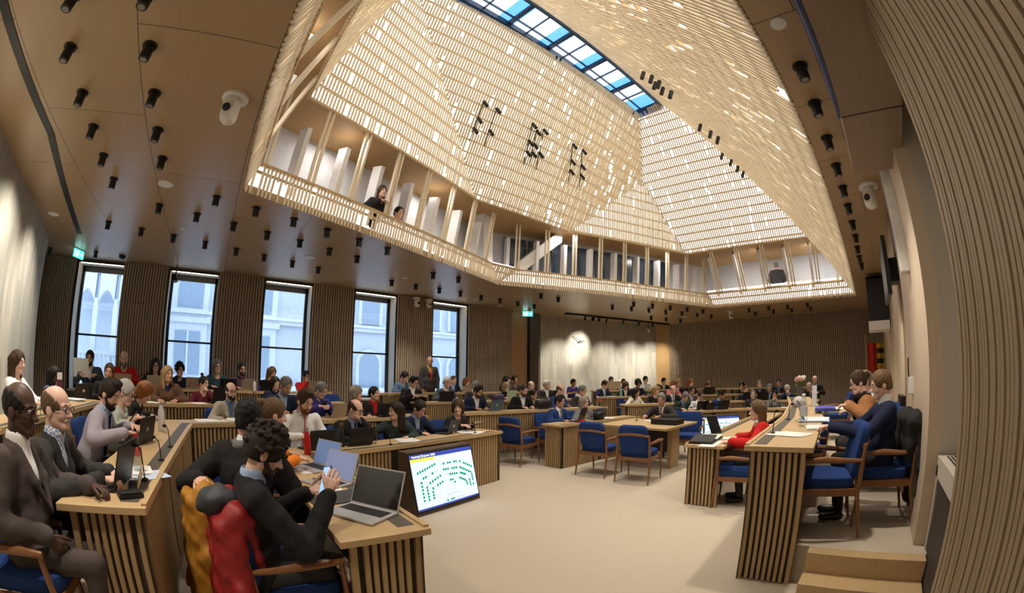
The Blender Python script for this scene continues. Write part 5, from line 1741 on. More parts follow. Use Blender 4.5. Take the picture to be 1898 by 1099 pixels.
        if hs == 'pony':
            ph += [ell(hp(0, -.108, .185), (.028, .03, .03), Mh, k=.01), cone(hp(0, -.13, .18), hp(.01, -.15, .03), .026, .014, k=.01)]
        sdf_obj('hair', ph, rh * 1.05, hairm(hcol), t)
    # --- garments
    top, tc, sc_ = g('top', 'suit'), g('tc', 'char'), g('shc', 'white')
    gi = {'suit': .020, 'shirt': .011, 'sweater': .017, 'blouse': .012, 'tee': .010, 'coat': .030}[top]

    def torso(i, arms_to=.93, deep=0):
        o = [ell(pel + a * .02, (.160 + i, .120 + i, .13 + i), Mt), ell(bel, (.145 * fat + i, .105 * fat + i, .14), Mt, k=.03), ell(che, (.152 + i, .103 + i, .165 + i), Mt, k=.04),
             cone(S_[1], S_[-1], .048 + i, .048 + i, k=.04), cone(nb - a * .05, nb - a * .005, .075 + i * .5, .062 + i * .4, k=.04)]
        if fem:
            for s in (1, -1):
                o.append(ell(che + fw * .085 + V3(.06 * s, 0, -.0), (.055 + i * .5, .045 + i * .5, .055), Mt, k=.03))
        for s in (1, -1):
            e, w_ = arms[s]
            if arms_to > .4:
                we = e + (w_ - e) * arms_to
                o += [cone(S_[s], e, .050 + i, .043 + i, k=.025), cone(e, we, .043 + i, .030 + i * .9, k=.02)]
            elif arms_to > 0:
                o += [cone(S_[s], S_[s] + (e - S_[s]) * .7, .050 + i, .046 + i, k=.025)]
        if lod < 2:
            o += [wob(.0048, 27, q['x'] * 3), wob(.0022, 58, q['y'] * 2)] if lod == 0 else [wob(.0042, 24, q['x'] * 3)]
        return o
    ndn = ((), (), ())
    cut_n = cone(nb - a * .03 + fw * .02, nb + a * .13 + fw * .03, .056, .07, k=.006, op='s')
    if top in ('suit', 'coat'):
        vcut = [cone(nb + a * .02 + fw * .105, pel + a * (.16 if top == 'suit' else .3) + fw * (.185 + .06 * (fat - 1)), .070, .012, k=.006, op='s'), cut_n]
        vb_ = pel + a * .20 + fw * (.135 * fat + .02)
        for s in (1, -1):
            vcut += [cone(nb + a * .012 + V3(.066 * s, 0, 0) + fw * .035, che + a * .02 + fw * .125 + V3(.062 * s, 0, 0), .015, .024, k=.006), cone(che + a * .02 + fw * .125 + V3(.062 * s, 0, 0), vb_, .022, .010, k=.008)]
        vcut.append(cone(nb + a * .02 + V3(.062, -.02, 0), nb + a * .03 + V3(0, -.062, 0), .017, .018, k=.006))
        vcut.append(cone(nb + a * .02 + V3(-.062, -.02, 0), nb + a * .03 + V3(0, -.062, 0), .017, .018, k=.006))
        sdf_obj('jacket' if top == 'suit' else 'coat', torso(gi) + vcut, rc_, cloth(tc), t)
        sp = [ell(bel, (.140 * fat + .004, .102 * fat + .008, .15), Mt), ell(che, (.150, .103 + .008, .170), Mt, k=.04), cone(S_[1] * .8 + nb * .2, S_[-1] * .8 + nb * .2, .048, .048, k=.04),
              cone(nb - a * .04, nb + a * .04 + V3(0, .012, 0), .074, .069, k=.02)]
        sp.append(ell(nb + a * .075 + fw * .06, (.026, .06, .045), Mt, k=.008, op='s'))
        sp.append(cone(nb, nb + a * .14 + V3(0, .03, 0), .054, .06, k=.004, op='s'))
        for s in (1, -1):
            e, w_ = arms[s]
            sdf_obj('cuff', [cone(e + (w_ - e) * .88, e + (w_ - e) * .965, .032, .034, k=.005)], rc_ * .85, cloth(sc_), t)
        sdf_obj('shirt', sp, rc_ * (.55 if lod == 0 else .8), cloth(sc_), t)
        if g('tie'):
            tp = [nb + a * .012 + fw * .082, che + fw * (.128), bel + fw * (.128 * fat) + a * .03]
            pt = [cone(tp[0], tp[0] - a * .02, .014, .012, k=.006), cone(tp[0] - a * .02, tp[1], .010, .018, k=.006), cone(tp[1], tp[2], .018, .022, k=.006)]
            sdf_obj('tie', pt, min(rc_, .011), cloth(g('tie')), t)
    else:
        gp = torso(gi, {'tee': .3}.get(top, .93 if not g('rolled') else .55))
        if top == 'shirt':
            gp += [cone(nb - a * .02, nb + a * .038 + V3(0, .012, 0), .074, .071, k=.015), cone(nb - a * .01, nb + a * .12 + V3(0, .03, 0), .054, .06, k=.004, op='s'),
                   ell(nb + a * .05 + fw * .075, (.022, .06, .05), Mt, k=.006, op='s')]
        elif top == 'blouse':
            gp += [cone(nb + a * .03 + fw * .09, nb - a * .13 + fw * .15, .058, .012, k=.006, op='s'), cut_n]
        else:
            gp += [cut_n]
        sdf_obj({'shirt': 'shirt', 'sweater': 'sweater', 'blouse': 'blouse', 'tee': 'shirt'}[top], gp, rc_, cloth(tc), t)
        if g('collar'):
            cp = [cone(nb - a * .03, nb + a * .045 + V3(0, .012, 0), .076, .071, k=.01), cone(nb - a * .06, nb + a * .14 + V3(0, .03, 0), .053, .058, k=.004, op='s'),
                  ell(nb + a * .06 + fw * .075, (.02, .06, .05), Mt, k=.006, op='s')]
            sdf_obj('shirt_collar', cp, min(rc_, .008 if lod < 2 else .014), cloth(g('collar')), t)
        if g('tie'):
            tp = [nb + a * .005 + fw * .080, che + fw * (.120), bel + fw * (.122 * fat) + a * .03]
            pt = [cone(tp[0], tp[0] - a * .02, .014, .012, k=.006), cone(tp[0] - a * .02, tp[1], .010, .020, k=.006), cone(tp[1], tp[2], .020, .025, k=.006)]
            sdf_obj('tie', pt, .010, cloth(g('tie')), t)
    if g('scarf'):
        pc = [cone(nb + V3(.07 * math.cos(u), .072 * math.sin(u) + .01, .02), nb + V3(.07 * math.cos(u + .6), .072 * math.sin(u + .6) + .01, .02 + .01 * math.sin(3 * u)), .030, .030, k=.01) for u in np.arange(0, 6.2, .6)]
        pc.append(cone(nb + V3(.03, .10, 0), che + V3(.04, .14, -.05), .03, .035, k=.02))
        sdf_obj('scarf', pc, rc_ * .8, cloth(g('scarf')), t)
    # --- trousers and shoes
    if g('legs', 1) == 0:
        return t
    tr = [ell(pel, (.165, .125, .105), None)]
    for s in (1, -1):
        if st:
            kn, an = V3(.095 * s, .015, .50), V3(.095 * s, -.01, .09)
        else:
            ky = g('knee', .40)
            kn, an = V3(.11 * s, ky, .50), V3(.12 * s, ky - .04 + g('foot', 0), .10)
        tr += [cone(pel + V3(.085 * s, .0, 0), kn, .085, .062, k=.03), cone(kn, an, .060, .043, k=.02)]
        sdf_obj('shoe', [cone(an + V3(0, -.02, -.055), an + V3(.01 * s, .15, -.065), .038, .032, k=.02)], max(rc_ * .8, .014), M_shoe, t)
    tr_m = sdf_obj('trousers', tr, max(rc_, .016), cloth(g('trc', 'char')), t)
    q['_hp'] = hb
    return t


for q in PEOPLE:
    person(q)
# ================================================================= things on the desks
def Q(s):
    r = [q for q in PEOPLE if s in q['label']]
    assert len(r) == 1, (s, len(r))
    return r[0]


TOPZ = {k: v[1] for k, v in ROWS.items()}
TOPZ.update({'I': .75, 'S': .75, 'RO': 1.05, '': .75})


def spot(q, dx, dy):
    c, s = math.cos(q['rz']), math.sin(q['rz'])
    return (q['x'] + (c * dx - s * dy) * q['sc'], q['y'] + (s * dx + c * dy) * q['sc'], TOPZ[q['row']] + .0015)


LAPC = dict(black=(.018, .018, .02), grey=(.20, .20, .20), gold=(.42, .33, .22), silver=(.60, .60, .60), blue=(.10, .15, .22), beige=(.48, .41, .30))
M_key = material('keyboard_keys', (.02, .02, .022), .5)
M_off = material('dark_screen', (.010, .011, .013), .12, spec=.6)


def laptop(label, loc, rz, col='black', ang=108, w=.32, d=.215, screen=None, logo=False, stick=False, keys=False):
    t = thing('laptop', label, 'laptop', loc, rz, group='open laptops on the desks')
    mc = material('laptop_' + col, LAPC[col], .4, metal=.5 if col == 'silver' else .15)
    m = MB()
    m.box(-w / 2, w / 2, -d / 2, d / 2, 0, .014)
    m.build('base', mc, t, bevel=.003)
    m = MB()
    if keys:
        for r in range(5):
            for k in range(13):
                x = -w / 2 + .022 + k * (w - .044) / 13
                y = d / 2 - .03 - r * .0215
                m.box(x, x + (w - .044) / 13 - .003, y - .018, y, .014, .0158)
    else:
        m.box(-w / 2 + .02, w / 2 - .02, -.02, d / 2 - .02, .014, .015)
    m.build('keyboard', M_key, t)
    a = R(ang)
    v = Vector((0, -math.cos(a), math.sin(a)))
    n = Vector((0, -math.sin(a), -math.cos(a)))        # towards the user
    o = Vector((-w / 2, d / 2 - .004, .012))
    m = MB()
    m.obox(o - n * .004, (w, 0, 0), v * d, n * .007)
    lid = m.build('lid', mc, t)
    m = MB()
    m.obox(o + Vector((.007, 0, 0)) + v * .012 + n * .0031, (w - .014, 0, 0), v * (d - .02), n * .0012)
    m.build('screen', screen or M_off, lid)
    if logo:
        m = MB()
        c = o + Vector((w / 2, 0, 0)) + v * (d * .52) - n * .0046
        m.add([c + Vector((.022 * math.cos(k * PI / 8), 0, 0)) + v * (.022 * math.sin(k * PI / 8)) for k in range(16)], [tuple(range(16))])
        m.build('lid_badge', M_silver, lid)
    if stick:
        for i, (x, y, cc) in enumerate(((.25, .3, 'red'), (.55, .55, 'sky'), (.62, .48, 'red'), (.75, .2, 'blue'), (.2, .7, 'purple'))):
            m = MB()
            c = o + Vector((w * x, 0, 0)) + v * (d * y) - n * .0046
            m.obox(c, (.035, 0, 0), v * .022, -n * .0006)
            m.build('sticker', cloth(cc), lid)
    return t


def lap(key, label, col='black', dx=0, dy=.46, dr=0, **k):
    q = Q(key)
    return laptop(label, spot(q, dx, dy), q['rz'] + R(dr), col, **k)


lap('pale lilac', 'black laptop in front of the man in lilac blazer', dy=.50, dr=-14, logo=True, ang=100)
lap('bright purple', 'bronze laptop in front of the man in purple shirt', 'gold', dx=-.1, dr=20)
lap('black jacket over red', 'black laptop before the man in black jacket and red shirt', logo=True, dr=10)
lap('white shirt and pink', 'black laptop lid before the white shirt and pink tie', dx=.03, dr=6)
lap('hand over his mouth', 'thin black tablet computer before the bald man covering his mouth', dx=.16, dr=-4, ang=112)
lap('navy suit looking down beside', 'black laptop with small bright badge beside the bob-haired woman', dx=-.30, dy=.47, dr=16, logo=True, w=.30, d=.20)
lap('topknot', 'large black laptop before the woman with topknot', dx=-.20, dr=6, w=.36, d=.25)
lap('red sweater', 'bronze laptop before the man in red sweater', 'gold', dr=2)
lap('wavy dark hair', 'beige laptop before the woman with wavy dark hair', 'beige', dr=-6)
lap('second window', 'gold laptop with coloured stickers on its lid by the second window', 'gold', dx=-.24, dr=6, stick=True)
lap('teal top', 'black laptop before the woman in teal top', dx=-.14)
lap('plum checked', 'beige laptop before the man in plum checked shirt', 'beige', dx=-.06)
lap('yellow scarf', 'black laptop left of the woman with yellow scarf', dx=.24, dr=-8)
lap('red jacket and raised', 'gold laptop before the man in red jacket', 'gold', dr=4)
lap('blue-grey laptop', 'blue-grey laptop before the bearded man in dark suit', 'blue', dx=-.20, dr=10, logo=True)
lap('white-haired man in blue-grey', 'dark laptop before the white-haired man below the window', dx=.28, dr=-14)
lap('window reveal', 'gold laptop before the ginger-haired woman by the window reveal', 'gold', dx=.05)
lap('black laptop, by stone', 'black laptop before the white-haired man at the stone wall', dx=-.02, dr=6)
lap('writing, head bowed', 'black laptop left of the man in crisp white shirt', dx=-.36)
lap('at a tablet', 'small black tablet before the crisp white shirt', dx=-.12, w=.24, d=.17)
lap('young dark-haired', 'black laptop left of the young man in blue suit', dx=.14)
lap('royal blue suit', 'black laptop before the boyish man in royal blue suit', dx=-.08, dr=20, w=.36, d=.25)
lap('silver-blonde', 'blue-grey laptop with badge before the silver-blonde lady', 'blue', dx=.05, dr=10, logo=True)
lap('hidden behind a laptop', 'black laptop hiding the bald man in second far row', dx=0)
lap('black waistcoat', 'black laptop beside the man in black waistcoat', dx=.1)
lap('pale tie, second', 'black laptop before the white-haired man with pale tie', dx=.1)
lap('grey tablet', 'grey tablet propped before the man in back row', 'grey', w=.26, d=.18)
lap('looking down over a laptop', 'black laptop before the woman by the slatted wall')
lap('braided hair', 'black laptop with badge beside the tall red flask', dx=-.34, dy=.5, logo=True, dr=-40)
lap('hair pinned up', 'blue laptop open at the rostrum beyond the flowers', 'blue', dx=-.05, dy=.75, dr=8, w=.28)
# near laptops, placed exactly
M_scr1 = material('screen_document', (.16, .19, .32), .25, kind='emit', emit=.4)
M_scr2 = material('screen_photo', (.10, .16, .30), .25, kind='emit', emit=.4)
laptop('black notebook computer with yellow note, nearest the left edge', (-.62, 2.53, .902), R(-99), 'black', 104, .34, .235, keys=True)
laptop('silver laptop with black screen beside the man photographing', (.855, 2.23, .752), R(-62), 'silver', 112, .36, .245, keys=True)
laptop('silver laptop showing a lilac document, second from near end', (.88, 2.98, .752), R(-66), 'silver', 112, .33, .225, screen=M_scr1, keys=True)
laptop('silver laptop showing a picture, before the woman in orange', (.93, 3.50, .752), R(-70), 'silver', 110, .33, .225, screen=M_scr2)


def papers(label, loc, rz, w=.21, d=.297, n=2, m=None, cat='paper', name='paper_sheets', jit=8):
    mb_ = MB()
    for i in range(n):
        a = R(random.uniform(-jit, jit)) if i else 0
        c, s = math.cos(a), math.sin(a)
        ox, oy = (random.uniform(-.03, .03), random.uniform(-.03, .03)) if i else (0, 0)
        mb_.obox(Vector((-w / 2 + ox, -d / 2 + oy, i * .0022)), (w * c, w * s, 0), (-d * s, d * c, 0), (0, 0, .002))
    o = mb_.build(name, m or M_paper)
    o.location = loc
    o.rotation_euler = (0, 0, rz)
    return tag(o, label, cat)


def pap(key, label, dx=.0, dy=.45, dr=0, **k):
    q = Q(key)
    return papers(label, spot(q, dx, dy), q['rz'] + R(dr), **k)


papers('white sheets beside the black notebook computer at left', (-.52, 2.86, .9025), R(-70), n=3)
papers('pale blue sheet under the white sheets near the soft drink bottle', (-.40, 2.74, .9018), R(-60), m=material('paper_blue', (.55, .65, .80), .8), n=1)
o = papers('small yellow note stuck on the black notebook computer', (-.70, 2.62, .919), R(-82), w=.09, d=.06, n=1, m=material('note_yellow', (.85, .68, .03), .7), cat='note', name='sticky_note')
pap('blue checked', 'white note sheet before the man with moustache', dx=-.1, dy=.50, n=2, w=.12, d=.16)
pap('light grey blazer', 'long white sheets before the man in light grey blazer', dx=.3, dy=.42, n=3, w=.5)
pap('light grey blazer', 'crumpled white cloth-like papers before the grey blazer', dx=-.05, dy=.44, n=6, jit=40)
pap('orange top', 'white note pages with blue pen beside the orange top', dx=.12, dy=.52, n=3)
pap('green top, turned', 'white papers before the long-haired woman in green', dx=-.05, dy=.54, n=5, jit=20)
pap('turning to her', 'white papers before the bob-haired woman', dx=.12, dy=.52, n=4, jit=25)
pap('topknot', 'sheet lying beside the large black laptop', dx=.2, dy=.5, n=1)
pap('brown jacket facing', 'sheets before the blonde woman in brown jacket', dx=.28, dy=.46, n=3, jit=25)
pap('braided', 'stack of files beside the black laptop at left', dx=.1, dy=.55, n=12, jit=10)
pap('very long brown hair and white', 'pile of bound files at the extreme left edge', dx=.0, dy=.55, n=18, jit=12)
pap('violet top', 'dark folded papers beside the woman in violet', dx=.3, n=2)
pap('silver-blonde', 'white and blue sheets beside the blue-grey laptop', dx=-.3, dy=.48, n=4, jit=15)
pap('grey tweed', 'white pages right of the man in tweed', dx=-.35, dy=.52, n=4)
pap('end panel', 'flat sheets at the broad end panel', dx=.0, dy=.48, n=2)
pap('silver-haired woman in dark', 'white printed pages before the silver-haired woman', dx=.18, dy=.52, n=4, w=.3, jit=20)
pap('red blazer with', 'white sheets in front of the red blazer', dx=.25, dy=.45, n=3)
papers('white sheet at the near end of the low desk', (4.83, 1.86, .7525), R(6), w=.5, d=.2, n=1)
papers('white sheets with a green pen at the near end of the rostrum', (3.72, .66, 1.0525), R(-20), w=.24, d=.32, n=2)
papers('stapled white pages before the navy sweater', (4.18, .47, 1.0525), R(10), w=.3, d=.21, n=6, jit=4)
papers('blue-white printed dossier beyond the clasped hands', (4.86, .62, 1.0525), R(6), w=.42, d=.3, n=8, jit=4, m=material('paper_cool', (.68, .76, .82), .8))
papers('white binder pages at the far end of the rostrum', (6.2, .55, 1.0525), R(6), w=.45, d=.3, n=14, jit=3)


# sheets held in hands
def held(key, label, dx, dy, z, col, w=.21, h=.28, tilt=55):
    q = Q(key)
    x, y, _ = spot(q, dx, dy)
    m = MB()
    m.box(-w / 2, w / 2, 0, .0015, -h / 2, h / 2)
    o = m.build('paper_sheet', material('sheet_' + key[:5].strip(), col, .8))
    o.location = (x, y, q['z'] + z * q['sc'])
    o.rotation_euler = (R(-tilt), 0, q['rz'])
    return tag(o, label, 'paper')


held('violet top', 'pale green sheet held up by the blonde woman in violet', 0, .46, .93, (.50, .68, .52), .24, .30, 25)
held('reading a sheet', 'small white sheet in the hands of the man in black blazer', 0, .42, .88, (.70, .74, .62), .26, .12, 60)
held('turning to her', 'pale sheet held by the bob-haired woman', -.05, .46, .90, (.62, .68, .60), .21, .22, 70)
held('open newspaper', 'open newspaper held by the bearded reader', 0, .42, .95, (.62, .58, .45), .5, .34, 30)
held('white document', 'large white document on a black stand by the first window', .14, .36, .98, (.78, .78, .76), .3, .32, 14)

M_pet = material('clear_plastic', (.86, .90, .92), kind='glass')
M_cap = material('cap_red', (.55, .02, .02), .4)
M_lab = material('label_red', (.62, .10, .07), .5)


def bottle(label, loc, prof, m, parts=(), name='bottle', cat='bottle', n=18):
    t = thing(name, label, cat, loc)
    MB().lathe(prof, n=n).build('vessel', m, t, smooth=True)
    for nm, pr, mm in parts:
        MB().lathe(pr, n=n).build(nm, mm, t, smooth=True)
    return t


PETP = [(.030, 0), (.033, .01), (.033, .055), (.030, .07), (.033, .085), (.033, .15), (.026, .18), (.013, .205), (.012, .215)]
bottle('half-litre bottle with red cap and red label on the left desk', (-.46, 2.86, .902), PETP, M_pet,
       (('cap', [(.014, .213), (.014, .232)], M_cap), ('label', [(.0336, .10), (.0336, .148)], M_lab), ('water', [(.029, .004), (.031, .03), (.031, .09)], M_pet)))
bottle('clear water bottle with white cap at the rostrum', (4.30, .66, 1.052), [(a * 1.25, b * 1.35) for a, b in PETP], M_pet,
       (('cap', [(.018, .288), (.018, .312)], M_white), ('label', [(.042, .10), (.042, .19)], material('label_grey', (.45, .47, .50), .4))))
STEEL = [(.033, 0), (.036, .006), (.036, .15), (.030, .185), (.018, .215), (.017, .23)]
bottle('red steel flask before the white shirt', (1.04, 4.14, .752), STEEL, material('flask_red', (.50, .012, .015), .35), (('cap', [(.019, .228), (.019, .265)], M_silver),))
bottle('dark bottle held by the man in white shirt', (1.53, 4.50, .752), STEEL, M_blackpl, (('cap', [(.019, .228), (.019, .262)], material('cap_bronze', (.25, .09, .05), .4)),))
bottle('white flask standing before the ginger-haired woman', (-.46, 4.70, .902), [(a * 1.1, b * 1.15) for a, b in STEEL], material('flask_white', (.72, .72, .72), .4), (('cap', [(.02, .262), (.02, .29)], M_silver),))
bottle('tall dark red flask with white top by the black laptop at left', (-1.98, 5.65, 1.032), [(a * 1.3, b * 1.3) for a, b in STEEL], material('flask_maroon', (.10, .012, .02), .4), (('cap', [(.035, .28), (.035, .36)], M_white),))
bottle('turquoise bottle beside the brown-haired woman in black suit', spot(Q('next to a turquoise'), .22, .42), STEEL, material('flask_turq', (.20, .52, .55), .4), (('cap', [(.019, .228), (.019, .26)], M_silver),))
q = Q('glasses and dark suit behind')
bottle('soft drink bottle with red cap behind the silver-blonde lady', spot(q, -.34, .42), PETP, M_pet, (('cap', [(.014, .213), (.014, .232)], M_cap), ('label', [(.0336, .10), (.0336, .148)], M_lab)))
bottle('small water bottle beside the wavy-haired woman', spot(Q('wavy dark hair'), .26, .42), PETP, M_pet, (('cap', [(.014, .213), (.014, .232)], M_cap),))
bottle('white bottle with blue cap before the plum shirt', spot(Q('plum checked'), -.15, .60), PETP, M_paper, (('cap', [(.014, .213), (.014, .232)], cloth('sky')),))
cup = MB().lathe([(.027, 0), (.036, .095), (.035, .095), (.026, .003)], n=18).build('plastic_cup', M_pet, smooth=True)
cup.location = (1.96, 4.57, .752)
tag(cup, 'clear plastic cup near the bald man covering his mouth', 'cup')

# gooseneck microphones
M_foam = material('mic_foam', (.012, .012, .012), .95)


def mic(label, loc, rz, h=.17, reach=.10):
    t = thing('microphone', label, 'microphone', loc, rz, group='gooseneck microphones on the desks')
    m = MB()
    m.lathe([(.024, 0), (.022, .012), (.010, .018)], n=12)
    m.build('foot', M_blackpl, t, smooth=True)
    m = MB()
    p = [(0, 0, .015), (0, -.005, h * .5), (0, -reach * .35, h * .85), (0, -reach, h)]
    m.tube(p, .0042, 8)
    m.build('neck', M_black, t, smooth=True)
    m = MB()
    soft_box(m, 0, -reach - .012, h + .003, .0135, .02, .0135, e=1, nu=12, nv=8)
    m.build('windshield', M_foam, t, smooth=True)
    return t


mic('microphone with round windshield nearest the left, before the soft drink bottle', (-.385, 2.62, .902), R(-95), .2, .03)
mic('microphone beside the moustached man on the left desk', (-.33, 3.2, .902), R(-95), .16, .04)
mic('microphone before the man in lilac blazer', (-.30, 3.75, .902), R(-95), .17, .03)
mic('bent microphone reaching past the lilac laptop screen', (1.10, 3.36, .752), R(100), .13, .10)
mic('microphone before the bald man covering his mouth', (2.1, 4.42, .752), R(190), .12, .03)
mic('microphone before the bob-haired woman', (3.6, 4.80, .752), R(190), .14, .03)
mic('microphone at the table before the crimson tie', (6.75, 4.1, .752), R(90), .14, .05)
mic('second microphone at the table, near the black box', (6.72, 3.62, .752), R(90), .14, .05)
mic('microphone at the near end of the rostrum desk', (3.70, .84, 1.052), R(0), .19, .02)
mic('microphone along the rostrum desk before the water bottle', (4.9, .93, 1.052), R(0), .17, .03)
mic('microphone before the grey blazer', spot(Q('light grey blazer'), .05, .60), R(200), .15, .03)
mic('microphone before the blonde woman in brown jacket', spot(Q('brown jacket facing'), .12, .60), R(200), .18, .06)

# odd things
def simple(name, label, cat, loc, rz, boxes, m, bevel=.004):
    mb_ = MB()
    for b in boxes:
        mb_.box(*b)
    o = mb_.build(name, m, bevel=bevel)
    o.location = loc
    o.rotation_euler = (0, 0, rz)
    return tag(o, label, cat)


m = MB()
soft_box(m, 0, 0, .016, .032, .055, .016, e=.8)
o = m.build('computer_mouse', M_blackpl, smooth=True)
o.location = (-.74, 2.375, .9015)
o.rotation_euler = (0, 0, R(70))
tag(o, 'black computer mouse beside the nearest black notebook computer', 'mouse')
simple('wallet', 'black leather wallet near the corner of the left desk', 'wallet', (-.43, 2.29, .9015), R(20), [(-.07, .07, -.05, .05, 0, .022), (-.06, .06, -.05, .02, .022, .034)], M_black)
t = thing('tablet_stand', 'small oak and black stand behind the black wallet', 'stand', (-.42, 2.50, .9015), R(-82))
m = MB()
m.obox((-.10, 0, 0), (.2, 0, 0), (0, .04, .10), (0, .006, -.002))
m.build('panel', M_oakx, t)
m = MB()
m.box(-.10, .10, -.05, .0, 0, .008)
m.build('foot', M_black, t)
simple('folder', 'dark grey folder beside the man photographing', 'folder', (.83, 2.60, .7515), R(4), [(-.19, .20, -.13, .14, 0, .008)], material('folder_grey', (.05, .048, .045), .6))
simple('smartphone', 'black smartphone lying under the lilac laptop', 'phone', (.80, 2.80, .756), R(80), [(-.036, .036, -.075, .075, 0, .009)], M_black)
papers('white card under the smartphone near the dark grey folder', (.84, 2.80, .7515), R(80), w=.3, d=.2, n=1)
simple('pen', 'blue pen on the note pages beside the orange top', 'pen', (.72, 3.50, .759), R(-20), [(-.06, .06, -.004, .004, 0, .008)], material('pen_blue', (.05, .12, .5), .4), 0)
# phone in the curly man's hands
qc = Q('photographing')
t = thing('smartphone', 'smartphone with bright screen held up by the curly-haired man', 'phone')
c_, s_ = math.cos(qc['rz']), math.sin(qc['rz'])
px, py = .04, .40
t.location = (qc['x'] + (c_ * px - s_ * py) * qc['sc'], qc['y'] + (s_ * px + c_ * py) * qc['sc'], qc['z'] + .985 * qc['sc'])
t.rotation_euler = (R(-24), R(-14), qc['rz'] + R(12))
m = MB()
m.box(-.038, .038, 0, .009, -.08, .08)
m.build('case', M_black, t, bevel=.003)
m = MB()
m.box(-.034, .034, -.0008, 0, -.074, .074)
m.build('screen', material('phone_screen', (.20, .34, .62), .3, kind='emit', emit=.8), t)
for key, lb, dx, dy, z in (('bright purple', 'phone in the hands of the purple shirt man', 0, .36, .93), ('sage green', 'phone held by the white-haired person in sage', 0, .40, .94), ('pale lilac', 'pale phone raised by the man in lilac blazer', -.05, .46, .92),
                           ('silver-haired woman in dark', 'phone in the hands of the silver-haired woman', 0, .38, .93), ('tan jacket', 'black phone in the hands of the woman in tan', 0, .40, .93)):
    q = Q(key)
    x, y, _ = spot(q, dx, dy)
    o = simple('smartphone', lb, 'phone', (x, y, q['z'] + z * q['sc']), q['rz'], [(-.036, .036, -.004, .005, -.07, .07)], M_black)
    o.rotation_euler = (R(-40), 0, q['rz'])
# secretaries' desk
t = thing('folder', 'open black folder lying on the low desk by the single chair', 'folder', (5.05, 2.02, .752), R(8))
m = MB()
m.obox((-.32, -.16, 0), (.62, 0, .0), (0, .3, 0), (0, 0, .02))
m.obox((-.32, -.15, .02), (.30, 0, .05), (0, .28, 0), (0, 0, .01))
m.build('cover', M_black, t)
m = MB()
m.obox((-.02, -.15, .022), (.34, 0, .012), (0, .27, 0), (0, 0, .006))
m.build('pages', M_paper, t)
t = thing('tablet', 'dark tablet tilted on a thin arm before the red blazer', 'tablet', (5.55, 2.06, .752), R(-30))
m = MB()
m.obox((-.09, 0, .03), (.18, 0, 0), (0, .13, .22), (0, .008, -.005))
m.build('panel', M_off, t)
m = MB()
m.tube([(0, .06, 0), (0, .10, .06), (0, .08, .14)], .006, 8)
m.build('arm', M_black, t)
# table and middle desk
simple('document_box', 'flat black document box on the table before the crimson tie', 'box', (6.55, 3.35, .751), R(2), [(-.17, .17, -.24, .24, 0, .07), (-.18, .18, -.25, .25, .07, .09)], M_black)
papers('white sheets under the elbows of the man in crimson tie', (6.9, 3.85, .7525), R(80), n=3)
t = thing('handbag', 'slouchy black handbag on the middle desk', 'bag', (6.55, 4.82, .751), R(10))
m = MB()
soft_box(m, 0, 0, .085, .17, .09, .085, e=.7)
m.build('body', M_black, t, smooth=True)
m = MB()
m.tube([(-.1, 0, .14), (-.06, 0, .21), (.06, 0, .21), (.1, 0, .14)], .007, 8)
m.build('handle', M_black, t, smooth=True)
simple('wallet', 'bright red wallet beside the blue-grey badge laptop', 'wallet', (5.98, 4.80, .751), R(14), [(-.09, .09, -.05, .05, 0, .03)], material('wallet_red', (.5, .02, .02), .5))
t = thing('handbag', 'bulky black bag on the desk before the patterned top', 'bag', spot(Q('patterned top'), -.02, .55), R(170))
m = MB()
soft_box(m, 0, 0, .10, .20, .10, .10, e=.65)
m.build('body', M_black, t, smooth=True)
m = MB()
m.tube([(-.12, 0, .17), (-.07, 0, .25), (.07, 0, .25), (.12, 0, .17)], .008, 8)
m.build('handle', M_black, t, smooth=True)
t = thing('jacket_bundle', 'dark purple quilted jacket lying beside the woman in violet', 'jacket', spot(Q('violet top'), .36, .36), R(190))
m = MB()
soft_box(m, 0, 0, .07, .20, .11, .07, e=.8)
for k in range(4):
    soft_box(m, -.15 + k * .1, -.03, .09, .055, .10, .06, e=.8)
m.build('body', material('quilt_purple', (.055, .03, .07), .6), t, smooth=True)
# rostrum: flowers, binders
t = thing('flower_vase', 'glass vase with white and pink roses at the far end of the rostrum', 'vase', (7.9, 1.28, 1.052))
MB().lathe([(.06, 0), (.065, .02), (.05, .16), (.07, .26)], n=16).build('vessel', material('vase_grey', (.10, .095, .09), .3), t, smooth=True)
m = MB()
for k in range(9):
    a = k * 2.4
    m.tube([(.02 * math.cos(a), .02 * math.sin(a), .2), (.08 * math.cos(a), .08 * math.sin(a), .40)], .004, 5)
m.build('stems', material('stem_green', (.07, .15, .05), .6), t)
for nm, cc, ids in (('roses', (.75, .72, .62), (0, 2, 3, 5, 6, 7, 8)), ('pink_roses', (.72, .35, .38), (1, 4))):
    m = MB()
    for k in ids:
        a = k * 2.4
        soft_box(m, .075 * math.cos(a), .075 * math.sin(a), .40 + .02 * (k % 3), .036, .036, .034, e=.9, nu=10, nv=7)
    m.build(nm, material(nm, cc, .7), t, smooth=True)
for i, (x, y, cc, lb) in enumerate(((7.15, .92, (.03, .06, .30), 'upright blue binder at the far end of the rostrum'), (7.02, .90, (.70, .72, .75), 'upright white binder next to the blue binder'))):
    simple('binder', lb, 'binder', (x, y, 1.051), R(98), [(-.04, .04, -.14, .14, 0, .31)], material('binder_%d' % i, cc, .4))
simple('binder', 'flat blue folder beside the woman in tan', 'folder', (5.9, .60, 1.08), R(6), [(-.22, .22, -.14, .14, 0, .04)], material('binder_flat', (.10, .12, .55), .4))


